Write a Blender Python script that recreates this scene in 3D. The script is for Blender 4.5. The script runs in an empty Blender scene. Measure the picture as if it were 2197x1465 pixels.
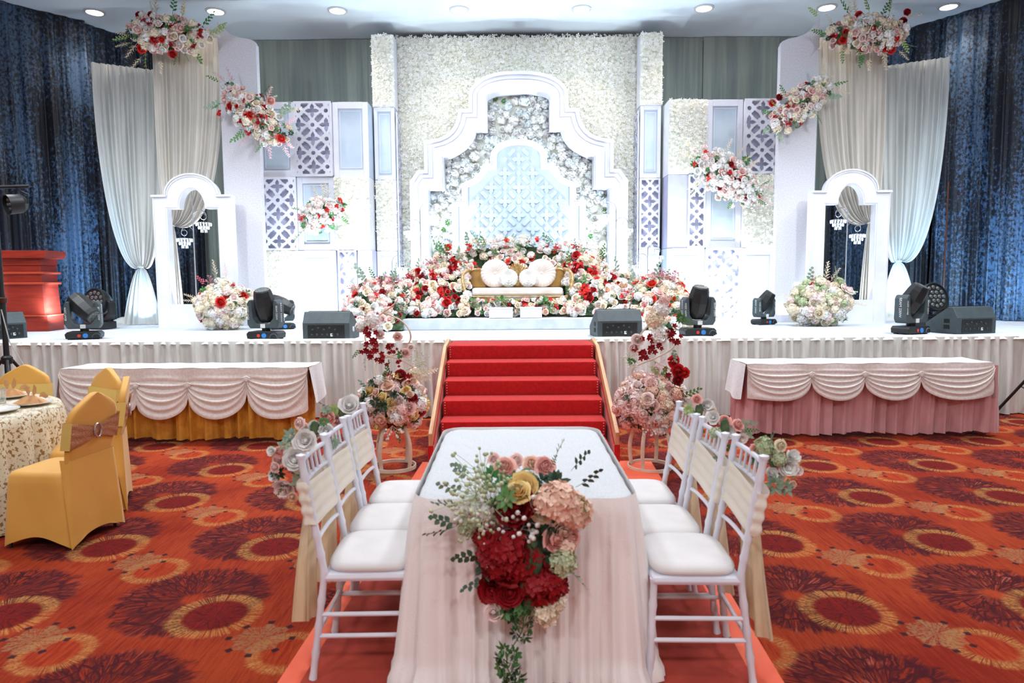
import bpy, bmesh, math, random
from mathutils import Vector, Matrix, Quaternion
PI = math.pi
random.seed(7)
C = bpy.context.scene.collection
D = bpy.data

# ------------------------------------------------------------------ camera, world, exposure
FPX, PITCH, ROLL, CAMH = 1465.0, math.radians(5.07), math.radians(-0.37), 1.62
cam_data = D.cameras.new('camera'); cam = D.objects.new('camera', cam_data); C.objects.link(cam)
cam_data.sensor_width = 36.0; cam_data.lens = 36.0 * FPX / 2197.0
cam_data.clip_end = 100
RC = Matrix.Rotation(PI/2 - PITCH, 3, 'X') @ Matrix.Rotation(ROLL, 3, 'Z')
cam.matrix_world = Matrix.Translation((0, 0, CAMH)) @ RC.to_4x4()
cam_data.dof.use_dof = True; cam_data.dof.focus_distance = 8.5; cam_data.dof.aperture_fstop = 3.2
sc = bpy.context.scene
sc.camera = cam
sc.view_settings.view_transform = 'Standard'; sc.view_settings.look = 'None'
sc.view_settings.gamma = 1.0; sc.view_settings.use_curve_mapping = False
sc.view_settings.exposure = 0.0
w = D.worlds.new('world'); sc.world = w; w.use_nodes = True
w.node_tree.nodes['Background'].inputs[0].default_value = (0.7, 0.8, 0.9, 1)
w.node_tree.nodes['Background'].inputs[1].default_value = 0.3

def ray(px, py): return RC @ Vector(((px - 1098.5)/FPX, (732.5 - py)/FPX, -1.0))
def at(px, py, Y):
    d = ray(px, py); t = Y/d.y; return Vector((d.x*t, Y, CAMH + d.z*t))
def gnd(px, py, z=0.0):
    d = ray(px, py); t = (z - CAMH)/d.z; return Vector((d.x*t, d.y*t, z))

def area(name, loc, target, size, power, col=(1, 1, 1), shape='DISK', size_y=None, spread=180):
    l = D.lights.new(name, 'AREA'); l.energy = power; l.color = col; l.shape = shape; l.size = size
    if size_y: l.size_y = size_y
    l.spread = math.radians(spread)
    o = D.objects.new(name, l); C.objects.link(o); o.location = loc
    o.rotation_euler = (Vector(target) - Vector(loc)).to_track_quat('-Z', 'Y').to_euler()
    return o
def spot(name, loc, target, power, col, angle=60, blend=.5, rad=.06):
    l = D.lights.new(name, 'SPOT'); l.energy = power; l.color = col; l.spot_size = math.radians(angle)
    l.spot_blend = blend; l.shadow_soft_size = rad
    o = D.objects.new(name, l); C.objects.link(o); o.location = loc
    o.rotation_euler = (Vector(target) - Vector(loc)).to_track_quat('-Z', 'Y').to_euler()
    return o
STG = 0.93
CEIL = 6.0
WARM = (1.0, .88, .76); COOL = (.80, .91, 1.0); BLUE = (.12, .42, 1.0)
DL = [-6.72, -4.76, -2.79, -.82, 1.16, 3.14, 5.13, 7.1]
# downlights of the ballroom, one under every lamp of the far row in view; nearer rows unseen
for x in DL:
    area('downlight_beam', (x, 11.48, CEIL - .06), (x, 11.48, 0), .2, 14, WARM, spread=110)
for y in (7.6, 4.0, .4, -3.2):
    for x in (-6.4, -2.2, 2.2, 6.4):
        area('unseen_room_light', (x, y, CEIL - .06), (x, y, 0), .9, {7.6: 105, 4.0: 52, .4: 38, -3.2: 150}[y], (.94, .97, 1.0), spread=125 if y > 5 else 180)
for x in (-6.4, -2.2, 2.2, 6.4):  # unseen row added above the steps to brighten their treads
    area('unseen_room_light', (x, 9.0, CEIL - .06), (x, 9.0, 0), .9, 38, (.94, .97, 1.0), spread=120)
# stage wash from the truss above the audience
for x in (-5.2, -1.8, 2.0, 5.4):
    area('stage_wash', (x, 5.2, 5.6), (x*.85, 11.2, 2.2), .5, 25, COOL, spread=80)
# white floor floods at the foot of the backdrop boxes
for x, p in ((-3.3, 26), (-2.5, 22), (2.85, 22), (3.7, 24), (4.35, 10), (-4.2, 12)):
    area('floor_flood', (x, 11.0, 1.02), (x, 11.75, 2.1), .22, p, COOL, spread=150)
for x, p in ((-1.85, 9), (2.1, 9)):
    area('floor_flood', (x, 11.3, 1.05), (x*.9, 12.0, 2.4), .2, p, COOL, spread=150)
for x in (-5.05, 5.15):  # flood added inside each portal to brighten the drape behind it
    area('added_portal_flood', (x, 10.85, 1.0), (x, 11.1, 2.9), .15, 14, COOL, spread=150)
for x in (-1.9, 2.1):  # added lamps without fixtures, aimed to brighten the upper flower wall
    area('added_wall_wash', (x, 7.4, 5.7), (x*.45, 12.4, 4.3), .4, 10, COOL, spread=62)
# beams thrown up to the ceiling
for x, y, tx, ty in ((-3.0, 11.1, -1.6, 10.2), (3.2, 11.1, 1.8, 10.2), (-1.4, 11.4, -.3, 11.9), (1.7, 11.4, .6, 11.9)):
    spot('ceiling_beam', (x, y, 1.15), (tx, ty, 6), 330, (.78, .92, 1.0), 75, .6, .05)
for x in (-5.8, 6.0):
    spot('ceiling_beam', (x, 11.2, 1.1), (x*.8, 11.0, 6), 90, (.95, .93, 1.0), 80, .6, .05)
# blue washes on the velvet
for x, y, tx, ty, p in ((-6.6, 9.9, -7.6, 11.4, 330), (-6.0, 11.2, -6.7, 12.4, 150), (-7.4, 9.4, -8.3, 10.4, 120),
                        (6.9, 9.7, 7.7, 11.3, 330), (6.2, 10.9, 6.9, 12.4, 130), (7.6, 9.3, 8.4, 10.3, 120)):
    spot('blue_wash', (x, y, 1.15), (tx, ty, 2.1), p*.75, (.34, .66, 1.0), 95, .7, .1)

# ------------------------------------------------------------------ mesh builder
def cprop(o, label=None, cat=None, group=None, kind=None):
    if label: o['label'] = label
    if cat: o['category'] = cat
    if group: o['group'] = group
    if kind: o['kind'] = kind
    return o
def thing(name, label, cat, loc=(0, 0, 0), rz=0.0, group=None):
    o = D.objects.new(name, None); C.objects.link(o); o.empty_display_size = .05
    o.location = loc; o.rotation_euler = (0, 0, rz)
    return cprop(o, label, cat, group)
class MB:
    def __init__(s): s.V = []; s.F = []; s.M = []
    def add(s, V, F, m=0, mtx=None):
        b = len(s.V)
        s.V.extend([tuple(mtx @ Vector(v)) for v in V] if mtx else [tuple(v) for v in V])
        for f in F: s.F.append(tuple(i + b for i in f)); s.M.append(m)
        return s
    def box(s, c, d, m=0, rz=0, mtx=None):
        x, y, z = d[0]/2, d[1]/2, d[2]/2; ca, sa = math.cos(rz), math.sin(rz)
        V = []
        for k in (-1, 1):
            for (i, j) in ((-1, -1), (1, -1), (1, 1), (-1, 1)):
                V.append((c[0] + i*x*ca - j*y*sa, c[1] + i*x*sa + j*y*ca, c[2] + k*z))
        return s.add(V, [(0, 3, 2, 1), (4, 5, 6, 7), (0, 1, 5, 4), (1, 2, 6, 5), (2, 3, 7, 6), (3, 0, 4, 7)], m, mtx)
    def grid(s, P, m=0, closed=False):
        n = len(P[0]); V = [v for r in P for v in r]; F = []
        for i in range(len(P) - 1):
            for j in range(n if closed else n - 1):
                k = (j + 1) % n
                F.append((i*n + j, i*n + k, (i+1)*n + k, (i+1)*n + j))
        return s.add(V, F, m)
    def tube(s, pts, r, n=6, m=0, cap=True, closed=False, flat=None):
        pts = [Vector(p) for p in pts]; R = r if isinstance(r, (list, tuple)) else [r]*len(pts)
        rows = []; up = None; N = len(pts)
        for i, p in enumerate(pts):
            a = pts[(i-1) % N] if (i > 0 or closed) else p; b = pts[(i+1) % N] if (i < N-1 or closed) else p
            t = (b - a).normalized()
            if up is None: up = Vector((0, 0, 1)) if abs(t.z) < .9 else Vector((0, 1, 0))
            x = up.cross(t)
            if x.length < 1e-4: x = Vector((1, 0, 0)).cross(t)
            x.normalize(); y = t.cross(x).normalized(); up = y
            fx, fy = (1, 1) if flat is None else flat
            rows.append([p + (x*math.cos(2*PI*k/n)*fx + y*math.sin(2*PI*k/n)*fy)*R[i] for k in range(n)])
        if closed: rows.append(rows[0])
        b = len(s.V); s.grid(rows, m, True)
        if cap and not closed:
            s.F.append(tuple(b + k for k in reversed(range(n)))); s.M.append(m)
            s.F.append(tuple(b + (N-1)*n + k for k in range(n))); s.M.append(m)
        return s
    def lathe(s, prof, n=16, c=(0, 0, 0), m=0, mtx=None):
        rows = [[(c[0] + r*math.cos(2*PI*k/n), c[1] + r*math.sin(2*PI*k/n), c[2] + z) for k in range(n)] for r, z in prof]
        V = [v for r in rows for v in r]; F = []
        for i in range(len(rows) - 1):
            for j in range(n): k = (j+1) % n; F.append((i*n+j, i*n+k, (i+1)*n+k, (i+1)*n+j))
        if prof[0][0] > 1e-6: F.append(tuple(reversed(range(n))))
        if prof[-1][0] > 1e-6: F.append(tuple((len(rows)-1)*n + k for k in range(n)))
        return s.add(V, F, m, mtx)
    def prism(s, poly, a0, a1, ax='y', m=0):      # poly in the two other axes, extruded along ax
        n = len(poly)
        def p3(u, v, a): return (u, a, v) if ax == 'y' else ((a, u, v) if ax == 'x' else (u, v, a))
        V = [p3(u, v, a0) for u, v in poly] + [p3(u, v, a1) for u, v in poly]
        F = [tuple(range(n)), tuple(reversed(range(n, 2*n)))] + [(i, i+n, (i+1) % n + n, (i+1) % n) for i in range(n)]
        return s.add(V, F, m)
    def mesh(s, name, mats, smooth=False, angle=None):
        me = D.meshes.new(name); me.from_pydata(s.V, [], s.F)
        for q in (mats if isinstance(mats, (list, tuple)) else [mats]): me.materials.append(q)
        me.polygons.foreach_set('material_index', s.M)
        if smooth:
            me.polygons.foreach_set('use_smooth', [True]*len(me.polygons))
            if angle:
                bm = bmesh.new(); bm.from_mesh(me)
                for e in bm.edges:
                    if len(e.link_faces) == 2 and e.calc_face_angle(0) > angle: e.smooth = False
                bm.to_mesh(me); bm.free()
        me.update(); return me
    def build(s, name, mats, parent=None, smooth=False, bevel=0, loc=None, label=None, angle=.7, kind=None, rot=None):
        bm_fix = True
        me = s.mesh(name, mats, False)
        bm = bmesh.new(); bm.from_mesh(me)
        if s_closed(bm): bmesh.ops.recalc_face_normals(bm, faces=bm.faces)
        if smooth:
            for f in bm.faces: f.smooth = True
            for e in bm.edges:
                if len(e.link_faces) == 2 and e.calc_face_angle(0) > angle: e.smooth = False
        bm.to_mesh(me); bm.free()
        o = D.objects.new(name, me); C.objects.link(o)
        if parent: o.parent = parent
        if loc is not None: o.location = loc
        if rot is not None: o.rotation_euler = rot
        if bevel:
            b = o.modifiers.new('bevel', 'BEVEL'); b.width = bevel; b.segments = 2; b.limit_method = 'ANGLE'; b.harden_normals = False
        if label: o['label'] = label
        if kind: o['kind'] = kind
        return o
def s_closed(bm):
    return len(bm.edges) < 60000
def inst(name, me, parent, loc, quat=None, sc_=1.0, label=None):
    o = D.objects.new(name, me); C.objects.link(o); o.parent = parent
    o.location = loc
    if quat is not None: o.rotation_mode = 'QUATERNION'; o.rotation_quaternion = quat
    o.scale = (sc_, sc_, sc_) if not isinstance(sc_, tuple) else sc_
    if label: o['label'] = label
    return o
def dup(root, loc, rz, label=None, group=None):
    r = root.copy(); C.objects.link(r); r.location = loc; r.rotation_euler = (0, 0, rz)
    if label: r['label'] = label
    if group: r['group'] = group
    for ch in list(root.children):
        c = ch.copy(); C.objects.link(c); c.parent = r
        for g in list(ch.children):
            d = g.copy(); C.objects.link(d); d.parent = c
    return r

# ------------------------------------------------------------------ materials
def srgb(h):
    h = h.lstrip('#'); o = []
    for i in (0, 2, 4):
        c = int(h[i:i+2], 16)/255
        o.append(c/12.92 if c <= .04045 else ((c+.055)/1.055)**2.4)
    return (*o, 1)
class N:     # tiny expression wrapper for shader maths
    T = None
    def __init__(s, k): s.k = k
    @staticmethod
    def op(o, *a):
        n = N.T.nodes.new('ShaderNodeMath'); n.operation = o
        for i, x in enumerate(a):
            if isinstance(x, N): N.T.links.new(x.k, n.inputs[i])
            else: n.inputs[i].default_value = x
        return N(n.outputs[0])
    def __add__(a, b): return N.op('ADD', a, b)
    __radd__ = __add__
    def __mul__(a, b): return N.op('MULTIPLY', a, b)
    __rmul__ = __mul__
    def __sub__(a, b): return N.op('SUBTRACT', a, b)
    def __rsub__(a, b): return N.op('SUBTRACT', b, a)
    def __truediv__(a, b): return N.op('DIVIDE', a, b)
def sstep(x, a, b):
    n = N.T.nodes.new('ShaderNodeMapRange'); n.interpolation_type = 'SMOOTHSTEP'
    N.T.links.new(x.k, n.inputs[0]); n.inputs[1].default_value = a; n.inputs[2].default_value = b
    return N(n.outputs[0])
def noise(vec, scale, detail=3, rough=.5, dist=0.0):
    n = N.T.nodes.new('ShaderNodeTexNoise'); n.inputs['Scale'].default_value = scale
    n.inputs['Detail'].default_value = detail; n.inputs['Roughness'].default_value = rough; n.inputs['Distortion'].default_value = dist
    N.T.links.new(vec, n.inputs['Vector']); return N(n.outputs[0])
def mixc(f, a, b):
    n = N.T.nodes.new('ShaderNodeMix'); n.data_type = 'RGBA'
    if isinstance(f, N): N.T.links.new(f.k, n.inputs[0])
    else: n.inputs[0].default_value = f
    for i, x in ((6, a), (7, b)):
        if isinstance(x, tuple): n.inputs[i].default_value = x
        else: N.T.links.new(x, n.inputs[i])
    return n.outputs[2]
def mapping(vec, sc3, rot=(0, 0, 0)):
    n = N.T.nodes.new('ShaderNodeMapping'); n.inputs['Scale'].default_value = sc3; n.inputs['Rotation'].default_value = rot
    N.T.links.new(vec, n.inputs['Vector']); return n.outputs[0]
def newmat(name):
    m = D.materials.new(name); m.use_nodes = True; N.T = m.node_tree
    return m, m.node_tree.nodes['Principled BSDF']
def coords(kind='Object'):
    return N.T.nodes.new('ShaderNodeTexCoord').outputs[kind]
def bump(bsdf, h, strength=.3, dist=.01):
    n = N.T.nodes.new('ShaderNodeBump'); n.inputs['Strength'].default_value = strength; n.inputs['Distance'].default_value = dist
    N.T.links.new(h.k, n.inputs['Height']); N.T.links.new(n.outputs[0], bsdf.inputs['Normal'])
def mat(name, c1, c2=None, rough=.6, metal=0.0, scale=8.0, sc3=(1, 1, 1), lo=.35, hi=.65, bmp=0.0, bscale=60.0, sheen=0.0, emit=0.0, ecol=None, trans=0.0, detail=3, rnd=False):
    m, b = newmat(name)
    b.inputs['Roughness'].default_value = rough; b.inputs['Metallic'].default_value = metal
    b.inputs['Base Color'].default_value = srgb(c1)
    if c2:
        if rnd:
            oi = N.T.nodes.new('ShaderNodeObjectInfo'); f = N(oi.outputs['Random'])
        else:
            f = sstep(noise(mapping(coords(), sc3), scale, detail), lo, hi)
        N.T.links.new(mixc(f, srgb(c1), srgb(c2)), b.inputs['Base Color'])
    if bmp: bump(b, noise(coords(), bscale, 2), bmp)
    if sheen: b.inputs['Sheen Weight'].default_value = sheen; b.inputs['Sheen Roughness'].default_value = .4
    if emit:
        b.inputs['Emission Strength'].default_value = emit; b.inputs['Emission Color'].default_value = srgb(ecol or c1)
    if trans:
        t = N.T.nodes.new('ShaderNodeBsdfTranslucent'); mx = N.T.nodes.new('ShaderNodeMixShader')
        cl = b.inputs['Base Color']
        if cl.is_linked: N.T.links.new(cl.links[0].from_socket, t.inputs[0])
        else: t.inputs[0].default_value = srgb(c1)
        mx.inputs[0].default_value = trans
        N.T.links.new(b.outputs[0], mx.inputs[1]); N.T.links.new(t.outputs[0], mx.inputs[2])
        N.T.links.new(mx.outputs[0], N.T.nodes['Material Output'].inputs[0])
    return m

M = {}
M['white_paint'] = mat('white_paint', '#DEDFEA', '#D6D8E4', rough=.45, scale=2)
M['board_white'] = mat('board_white', '#E9EAF0', '#DFE2EA', rough=.6, scale=3, bmp=.05, bscale=200)
M['panel_blue'] = mat('panel_blue', '#C2D0DF', '#B6C6D8', rough=.6, scale=2)
M['panel_lavender'] = mat('panel_lavender', '#BEBEDA', '#B0B2D0', rough=.7, scale=2)
M['panel_lattice'] = mat('panel_lattice', '#CCCDE4', '#C2C4DE', rough=.7, scale=2)
M['linen'] = mat('linen', '#DEDDE4', '#CDCED8', rough=.85, scale=60, bmp=.3, bscale=300)
M['ceiling'] = mat('ceiling_plaster', '#CEDAE2', '#C2CFDA', rough=.9, scale=.5)
M['wall'] = mat('wall_paint', '#8A8F90', '#7C8284', rough=.6, scale=1)
M['stage_white'] = mat('stage_carpet', '#C8D0D8', '#BAC4CE', rough=.9, scale=6, bmp=.15, bscale=80)
M['wood'] = mat('pine_board', '#CFA47E', '#BC8A62', rough=.55, scale=3, sc3=(12, 1, 1))
M['red_carpet'] = mat('red_carpet', '#BE0A12', '#AC060C', rough=.9, scale=30, bmp=.25, bscale=250, sheen=1.0)
M['red_carpet'].node_tree.nodes['Principled BSDF'].inputs['Sheen Tint'].default_value = (1, .5, .45, 1)
M['red_carpet'].node_tree.nodes['Principled BSDF'].inputs['Sheen Roughness'].default_value = .3
M['runner_coral'] = mat('runner_coral', '#EE6A48', '#E65E3E', rough=.7, scale=4, bmp=.1, bscale=60)
M['runner_red'] = mat('runner_red', '#B43418', '#A42A14', rough=.95, scale=3, bmp=.3, bscale=250, sheen=.3)
M['black'] = mat('black_casing', '#14171A', '#1B2023', rough=.45, scale=8, bmp=.05, bscale=300)
M['charcoal'] = mat('charcoal_casing', '#434F54', '#3C474C', rough=.55, scale=8, bmp=.15, bscale=400)
M['dark'] = mat('dark_recess', '#08090A', rough=.7)
M['lens'] = mat('lens_glass', '#6A6E6C', '#4A4E50', rough=.15, scale=30)
M['text'] = mat('printed_text', '#D8DCDC', rough=.6)
M['gold'] = mat('gold_leaf', '#C9AA78', '#A07C48', rough=.4, metal=.35, scale=25, bmp=.3, bscale=80)
M['gold_velvet'] = mat('gold_velvet', '#A8803F', '#8E6A34', rough=.8, scale=5, sheen=.5)
M['cream_satin'] = mat('cream_satin', '#E6DDD6', '#D8CCC4', rough=.4, scale=4)
M['spandex'] = mat('gold_spandex', '#E2AA50', '#D99F46', rough=.55, scale=3, sheen=.25, bmp=.08, bscale=400)
M['spandex_pale'] = mat('pale_yellow_spandex', '#E4C874', '#DBBD68', rough=.55, scale=3)
M['sequin'] = mat('bronze_sequin', '#C88A5E', '#FFE0BE', rough=.3, metal=.6, scale=160, lo=.55, hi=.7, bmp=.8, bscale=260)
M['buckle'] = mat('diamante_buckle', '#D8C4C0', '#A48C88', rough=.2, metal=.6, scale=200)
M['chair_white'] = mat('chair_white', '#E6E8F2', '#DDE0EC', rough=.3, scale=4)
M['cushion'] = mat('cushion_white', '#E2E0E0', '#DBD9DA', rough=.7, scale=5)
M['ivory'] = mat('ivory_chiffon', '#F8F3E8', '#F3ECDC', rough=.7, scale=4, trans=.25)
M['ivory_tail'] = mat('champagne_chiffon', '#F2E0BE', '#EDD4A8', rough=.7, scale=3, trans=.3)
M['wrought'] = mat('cream_metal', '#D9C7B4', '#CDB9A4', rough=.45, scale=10)
M['silver'] = mat('silver_pole', '#C8CCD2', rough=.25, metal=.8)
M['crystal'] = mat('lit_crystal', '#EAF4FF', rough=.1, emit=.75, ecol='#E2F0FF')
M['led'] = mat('led_strip', '#FFFFFF', rough=.5, emit=2.8, ecol='#DDF0FF')
M['lamp'] = mat('lamp_disc', '#FFFFFF', rough=.5, emit=18.0, ecol='#FFF4E6')
M['trim'] = mat('lamp_trim', '#B8BCC0', rough=.4)
M['lectern'] = mat('lectern_red', '#9A2A18', '#86200F', rough=.45, scale=3, sc3=(1, 1, 8))
M['lectern_trim'] = mat('lectern_trim', '#B8452C', rough=.4)
M['china'] = mat('white_china', '#E4E2DC', rough=.25)
M['napkin'] = mat('tan_napkin', '#D2A070', '#C08C5C', rough=.8, scale=10)
M['board_back'] = mat('flower_backing', '#E6E6DC', '#CED0C2', rough=.9, scale=10)
M['moss'] = mat('moss_base', '#2C4A30', '#5A6E4C', rough=.95, scale=14)
M['cable'] = mat('cable', '#B8B8B8', rough=.6)
M['sofa_foot'] = mat('bronze_pipe', '#4E2A1C', rough=.4, metal=.4)
def glassmat():
    m, b = newmat('clear_glass'); b.inputs['Transmission Weight'].default_value = .9; b.inputs['Roughness'].default_value = .08
    b.inputs['Base Color'].default_value = (.9, .95, .95, 1); return m
M['glass'] = glassmat()
# petals: colour varies a little from head to head
def petal(name, a, b): return mat('petal_'+name, a, b, rough=.65, rnd=True, trans=.08)
PT = {'white': petal('white', '#F8F6F4', '#F2F3F0'), 'cream': petal('cream', '#F7EFDC', '#F3E6CC'), 'pink': petal('pink', '#F6DAD4', '#F4CBC6'),
      'blush': petal('blush', '#F8EAE6', '#F6E0DC'), 'rosepink': petal('rosepink', '#F2B4AE', '#F0BCB0'), 'yellow': petal('yellow', '#F3DFA4', '#F0D28E'),
      'red': petal('red', '#C01420', '#D8281C'), 'dark': petal('dark', '#8E0716', '#A30A1A'), 'coral': petal('coral', '#E23A24', '#D42A1E'),
      'peach': petal('peach', '#F6CDB8', '#F5D8C4'), 'palegreen': petal('palegreen', '#C9D4B0', '#B9C79E'), 'ice': petal('ice', '#E6EEF0', '#F0F3F0'),
      'mauve': petal('mauve', '#C98A96', '#B8687A')}
LF = {'green': mat('leaf_green', '#3E7A44', '#5E8A4C', rough=.5, rnd=True, trans=.15), 'sage': mat('leaf_sage', '#86A08C', '#9DB39A', rough=.6, rnd=True, trans=.15),
      'dark': mat('leaf_dark', '#23402E', '#33543A', rough=.45, rnd=True), 'lime': mat('leaf_lime', '#8FAA5A', '#A8BC74', rough=.6, rnd=True, trans=.2),
      'cream': mat('leaf_cream', '#F0E4CC', '#EADFC8', rough=.7, rnd=True, trans=.2), 'pinkleaf': mat('leaf_pink', '#F0D6D6', '#EBC6CA', rough=.7, rnd=True, trans=.2),
      'rust': mat('leaf_rust', '#B04A5A', '#C4606C', rough=.6, rnd=True)}

def fabric_mat(name, c1, c2, vert=.0, rough=.75, trans=0.0, sheer=0.0, sheen=.2, mscale=10, lo=.4, hi=.6, sc3=(1, 1, .15), bmp=.15, bscale=120):
    m = mat(name, c1, c2, rough=rough, scale=mscale, lo=lo, hi=hi, sc3=sc3, sheen=sheen, trans=trans, bmp=bmp, bscale=bscale)
    if sheer:
        N.T = m.node_tree; out = N.T.nodes['Material Output']; src = out.inputs[0].links[0].from_socket
        t = N.T.nodes.new('ShaderNodeBsdfTransparent'); mx = N.T.nodes.new('ShaderNodeMixShader'); mx.inputs[0].default_value = sheer
        N.T.links.new(src, mx.inputs[1]); N.T.links.new(t.outputs[0], mx.inputs[2]); N.T.links.new(mx.outputs[0], out.inputs[0])
    return m
M['skirt_cloth'] = fabric_mat('stage_skirt', '#EAECE8', '#DADCD6', trans=.05, mscale=6, sc3=(3, 1, .2))
M['drape_white'] = fabric_mat('drape_white', '#DCE0DE', '#CDD2D0', trans=.15, mscale=5)
M['drape_ivory'] = fabric_mat('drape_ivory', '#E6E2DA', '#D8D5CE', trans=.15, mscale=5, bscale=300)
M['grey_curtain'] = fabric_mat('grey_sheer', '#A3AEA6', '#8C9896', trans=.1, sheer=.12, mscale=2.5, sc3=(2, 1, .1))
M['cloth_white'] = fabric_mat('cloth_white', '#DFDEE0', '#D0CED0', mscale=50, sc3=(1, 1, 1), lo=.45, hi=.7, sheen=.4, rough=.6)
M['swag'] = fabric_mat('swag_velvet', '#EAE0DC', '#DFD4D0', mscale=40, sc3=(1, 1, 1), sheen=.6, rough=.55)
M['gold_skirt'] = fabric_mat('gold_satin', '#D99A3A', '#C5842C', mscale=9, sc3=(1, 1, 1), sheen=.1, rough=.38)
M['pink_skirt'] = fabric_mat('pink_satin', '#D9A3A6', '#CC9498', mscale=6, sc3=(1, 1, .3), sheen=.2, rough=.38)
M['tulle'] = fabric_mat('blush_tulle', '#F8F5F4', '#F3EEEC', mscale=4, trans=.0)
M['crochet'] = fabric_mat('white_table_cover', '#DDE1E5', '#D0D6DC', mscale=120, sc3=(1, 1, 1), lo=.4, hi=.6, bmp=.4, bscale=160)
M['brocade'] = fabric_mat('gold_brocade', '#DCD4BC', '#94723E', mscale=48, sc3=(1, 1, 1), lo=.54, hi=.60, rough=.6)

def velvet():
    m, b = newmat('navy_crushed_velvet')
    co = coords()
    big = noise(mapping(co, (1.2, 1.2, .35)), 1.4, 3)
    sp = noise(mapping(co, (1, 1, .8)), 26, 4, .65)
    f = sstep(sp + big*.75, .82, 1.05)
    c = mixc(f, srgb('#090C18'), srgb('#405A78'))
    N.T.links.new(c, b.inputs['Base Color'])
    b.inputs['Roughness'].default_value = .5
    b.inputs['Sheen Weight'].default_value = .22; b.inputs['Sheen Roughness'].default_value = .35
    b.inputs['Sheen Tint'].default_value = srgb('#9CB4CC')
    bump(b, sp, .4, .01)
    return m
M['velvet'] = velvet()

def carpet():
    m, b = newmat('ballroom_carpet'); T = N.T
    co = coords('Object')
    sep = T.nodes.new('ShaderNodeSeparateXYZ'); T.links.new(co, sep.inputs[0])
    X, Y = N(sep.outputs[0]), N(sep.outputs[1])
    PX, PY_ = 1.03, .868
    def local(cx, cy):
        u = N.op('FRACT', (X - cx)/PX + .5 + 20); v = N.op('FRACT', (Y - cy)/PY_ + .5 + 20)
        u = (u - .5)*PX; v = (v - .5)*PY_
        r = N.op('SQRT', u*u + v*v); a = N.op('ARCTAN2', v, u)
        return u, v, r, a
    fine = noise(mapping(co, (1, 1, 1)), 70, 3, .6)
    streak = noise(mapping(co, (70, 5, 1), (0, 0, .7)), 1.0, 4, .7)
    large = noise(co, 1.3, 2)
    bg = mixc(sstep(streak*.65 + large*.5, .42, .74), srgb('#7A1E10'), srgb('#A4401F'))
    bg = mixc(sstep(streak, .55, .75)*.6, bg, srgb('#7E1A10'))
    col = bg
    def rays(a, r, k, seed, amp=.5):     # irregular radial strokes
        cv = T.nodes.new('ShaderNodeCombineXYZ')
        T.links.new((a*k).k, cv.inputs[0]); T.links.new((r*(6.0)).k, cv.inputs[1]); cv.inputs[2].default_value = seed
        return noise(cv.outputs[0], 1.0, 3, .6)
    def branch(u, v, r, a, k, seed):
        # branching coral lines: thin dark cell borders stretched along the radius
        cv = T.nodes.new('ShaderNodeCombineXYZ')
        wob = noise(co, 11, 2)*.25
        T.links.new((N.op('COSINE', a + wob)*k*.22 + seed).k, cv.inputs[0]); T.links.new((N.op('SINE', a + wob)*k*.22).k, cv.inputs[1]); T.links.new((r*2.6 + wob).k, cv.inputs[2])
        vo = T.nodes.new('ShaderNodeTexVoronoi'); vo.feature = 'DISTANCE_TO_EDGE'; vo.inputs['Scale'].default_value = 3.2
        T.links.new(cv.outputs[0], vo.inputs['Vector']); return N(vo.outputs['Distance'])
    # dark coral flower
    u, v, r, a = local(2.47, 4.25)
    ry = rays(a, r, 7.0, 3.0)
    ry2 = rays(a, r, 34.0, 5.0)
    edge = .32 + ry*.16
    inside = sstep(edge - r, 0.0, .05)
    gap = sstep(r + ry*.08, .07, .12)
    lines = sstep(ry2, .40, .52)
    br = 1 - sstep(branch(u, v, r, a, 10.0, 0.0), .04, .15)
    dark = inside*gap*N.op('MAXIMUM', lines*sstep(noise(co, 9, 2), .30, .5)*.85, br)
    col = mixc(inside*gap*.45, col, srgb('#8A2A18'))
    col = mixc(inside*gap*(1 - dark)*sstep(rays(a, r, 45.0, 12.0), .52, .62)*sstep(noise(co, 2.7, 1), .45, .6)*.55, col, srgb('#A87870'))
    col = mixc(dark*.92, col, srgb('#34101A'))
    
    def ring(cx, cy, ro, ri, seed, k):
        u, v, r, a = local(cx, cy)
        q = rays(a, r, k, seed)
        q2 = rays(a, r, 3.0, seed + 4)
        band = sstep(ro + q*.05 + q2*.03 - r, .02, .05)*sstep(r - ri + q*.03, -.005, .03)
        q3 = rays(a, r*.2, k*1.7, seed + 7)
        return band*sstep(q3, .40, .54)*(.35 + .6*sstep(fine, .42, .58)*1.0), sstep(ri + .01 - r, 0.0, .02), u, v, r, a
    g, inn, u2, v2, r2, a2 = ring(2.66, 4.08, .215, .155, 9.0, 16.0)
    br2 = 1 - sstep(branch(u2, v2, r2, a2, 5.0, 3.0), .02, .08)
    st2 = sstep(streak, .38, .55)
    col = mixc(inn*.92, col, mixc(N.op('MAXIMUM', br2, st2*.5), srgb('#7C1810'), srgb('#4A0C12')))
    col = mixc(g*.9, col, srgb('#C08A4C'))
    g, inn, *_ = ring(2.09, 4.61, .165, .115, 21.0, 15.0)
    col = mixc(inn*.9, col, mixc(sstep(streak, .4, .6), srgb('#A8401E'), srgb('#8C2412')))
    col = mixc(g*.85, col, srgb('#C28E50'))
    # small grey blossom with dark tips
    u, v, r, a = local(1.93, 3.86)
    q = rays(a, r, 9.0, 31.0)
    lobes = N.op('COSINE', a*8.0)
    q = q*.5 + fine*.5
    body = sstep(.13 + lobes*.012 - r, 0.0, .02)
    col = mixc(body*sstep(q, .42, .56)*.85, col, srgb('#96704E'))
    ur = N.op('ABSOLUTE', r - .145)
    tips = sstep(.018 - ur, 0.0, .008)*sstep(lobes, .55, .8)
    col = mixc(tips*.95, col, srgb('#2A1A22'))
    col = mixc(.35*sstep(fine, .35, .65), col, mixc(.35, col, srgb('#6A1008')))
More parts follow.
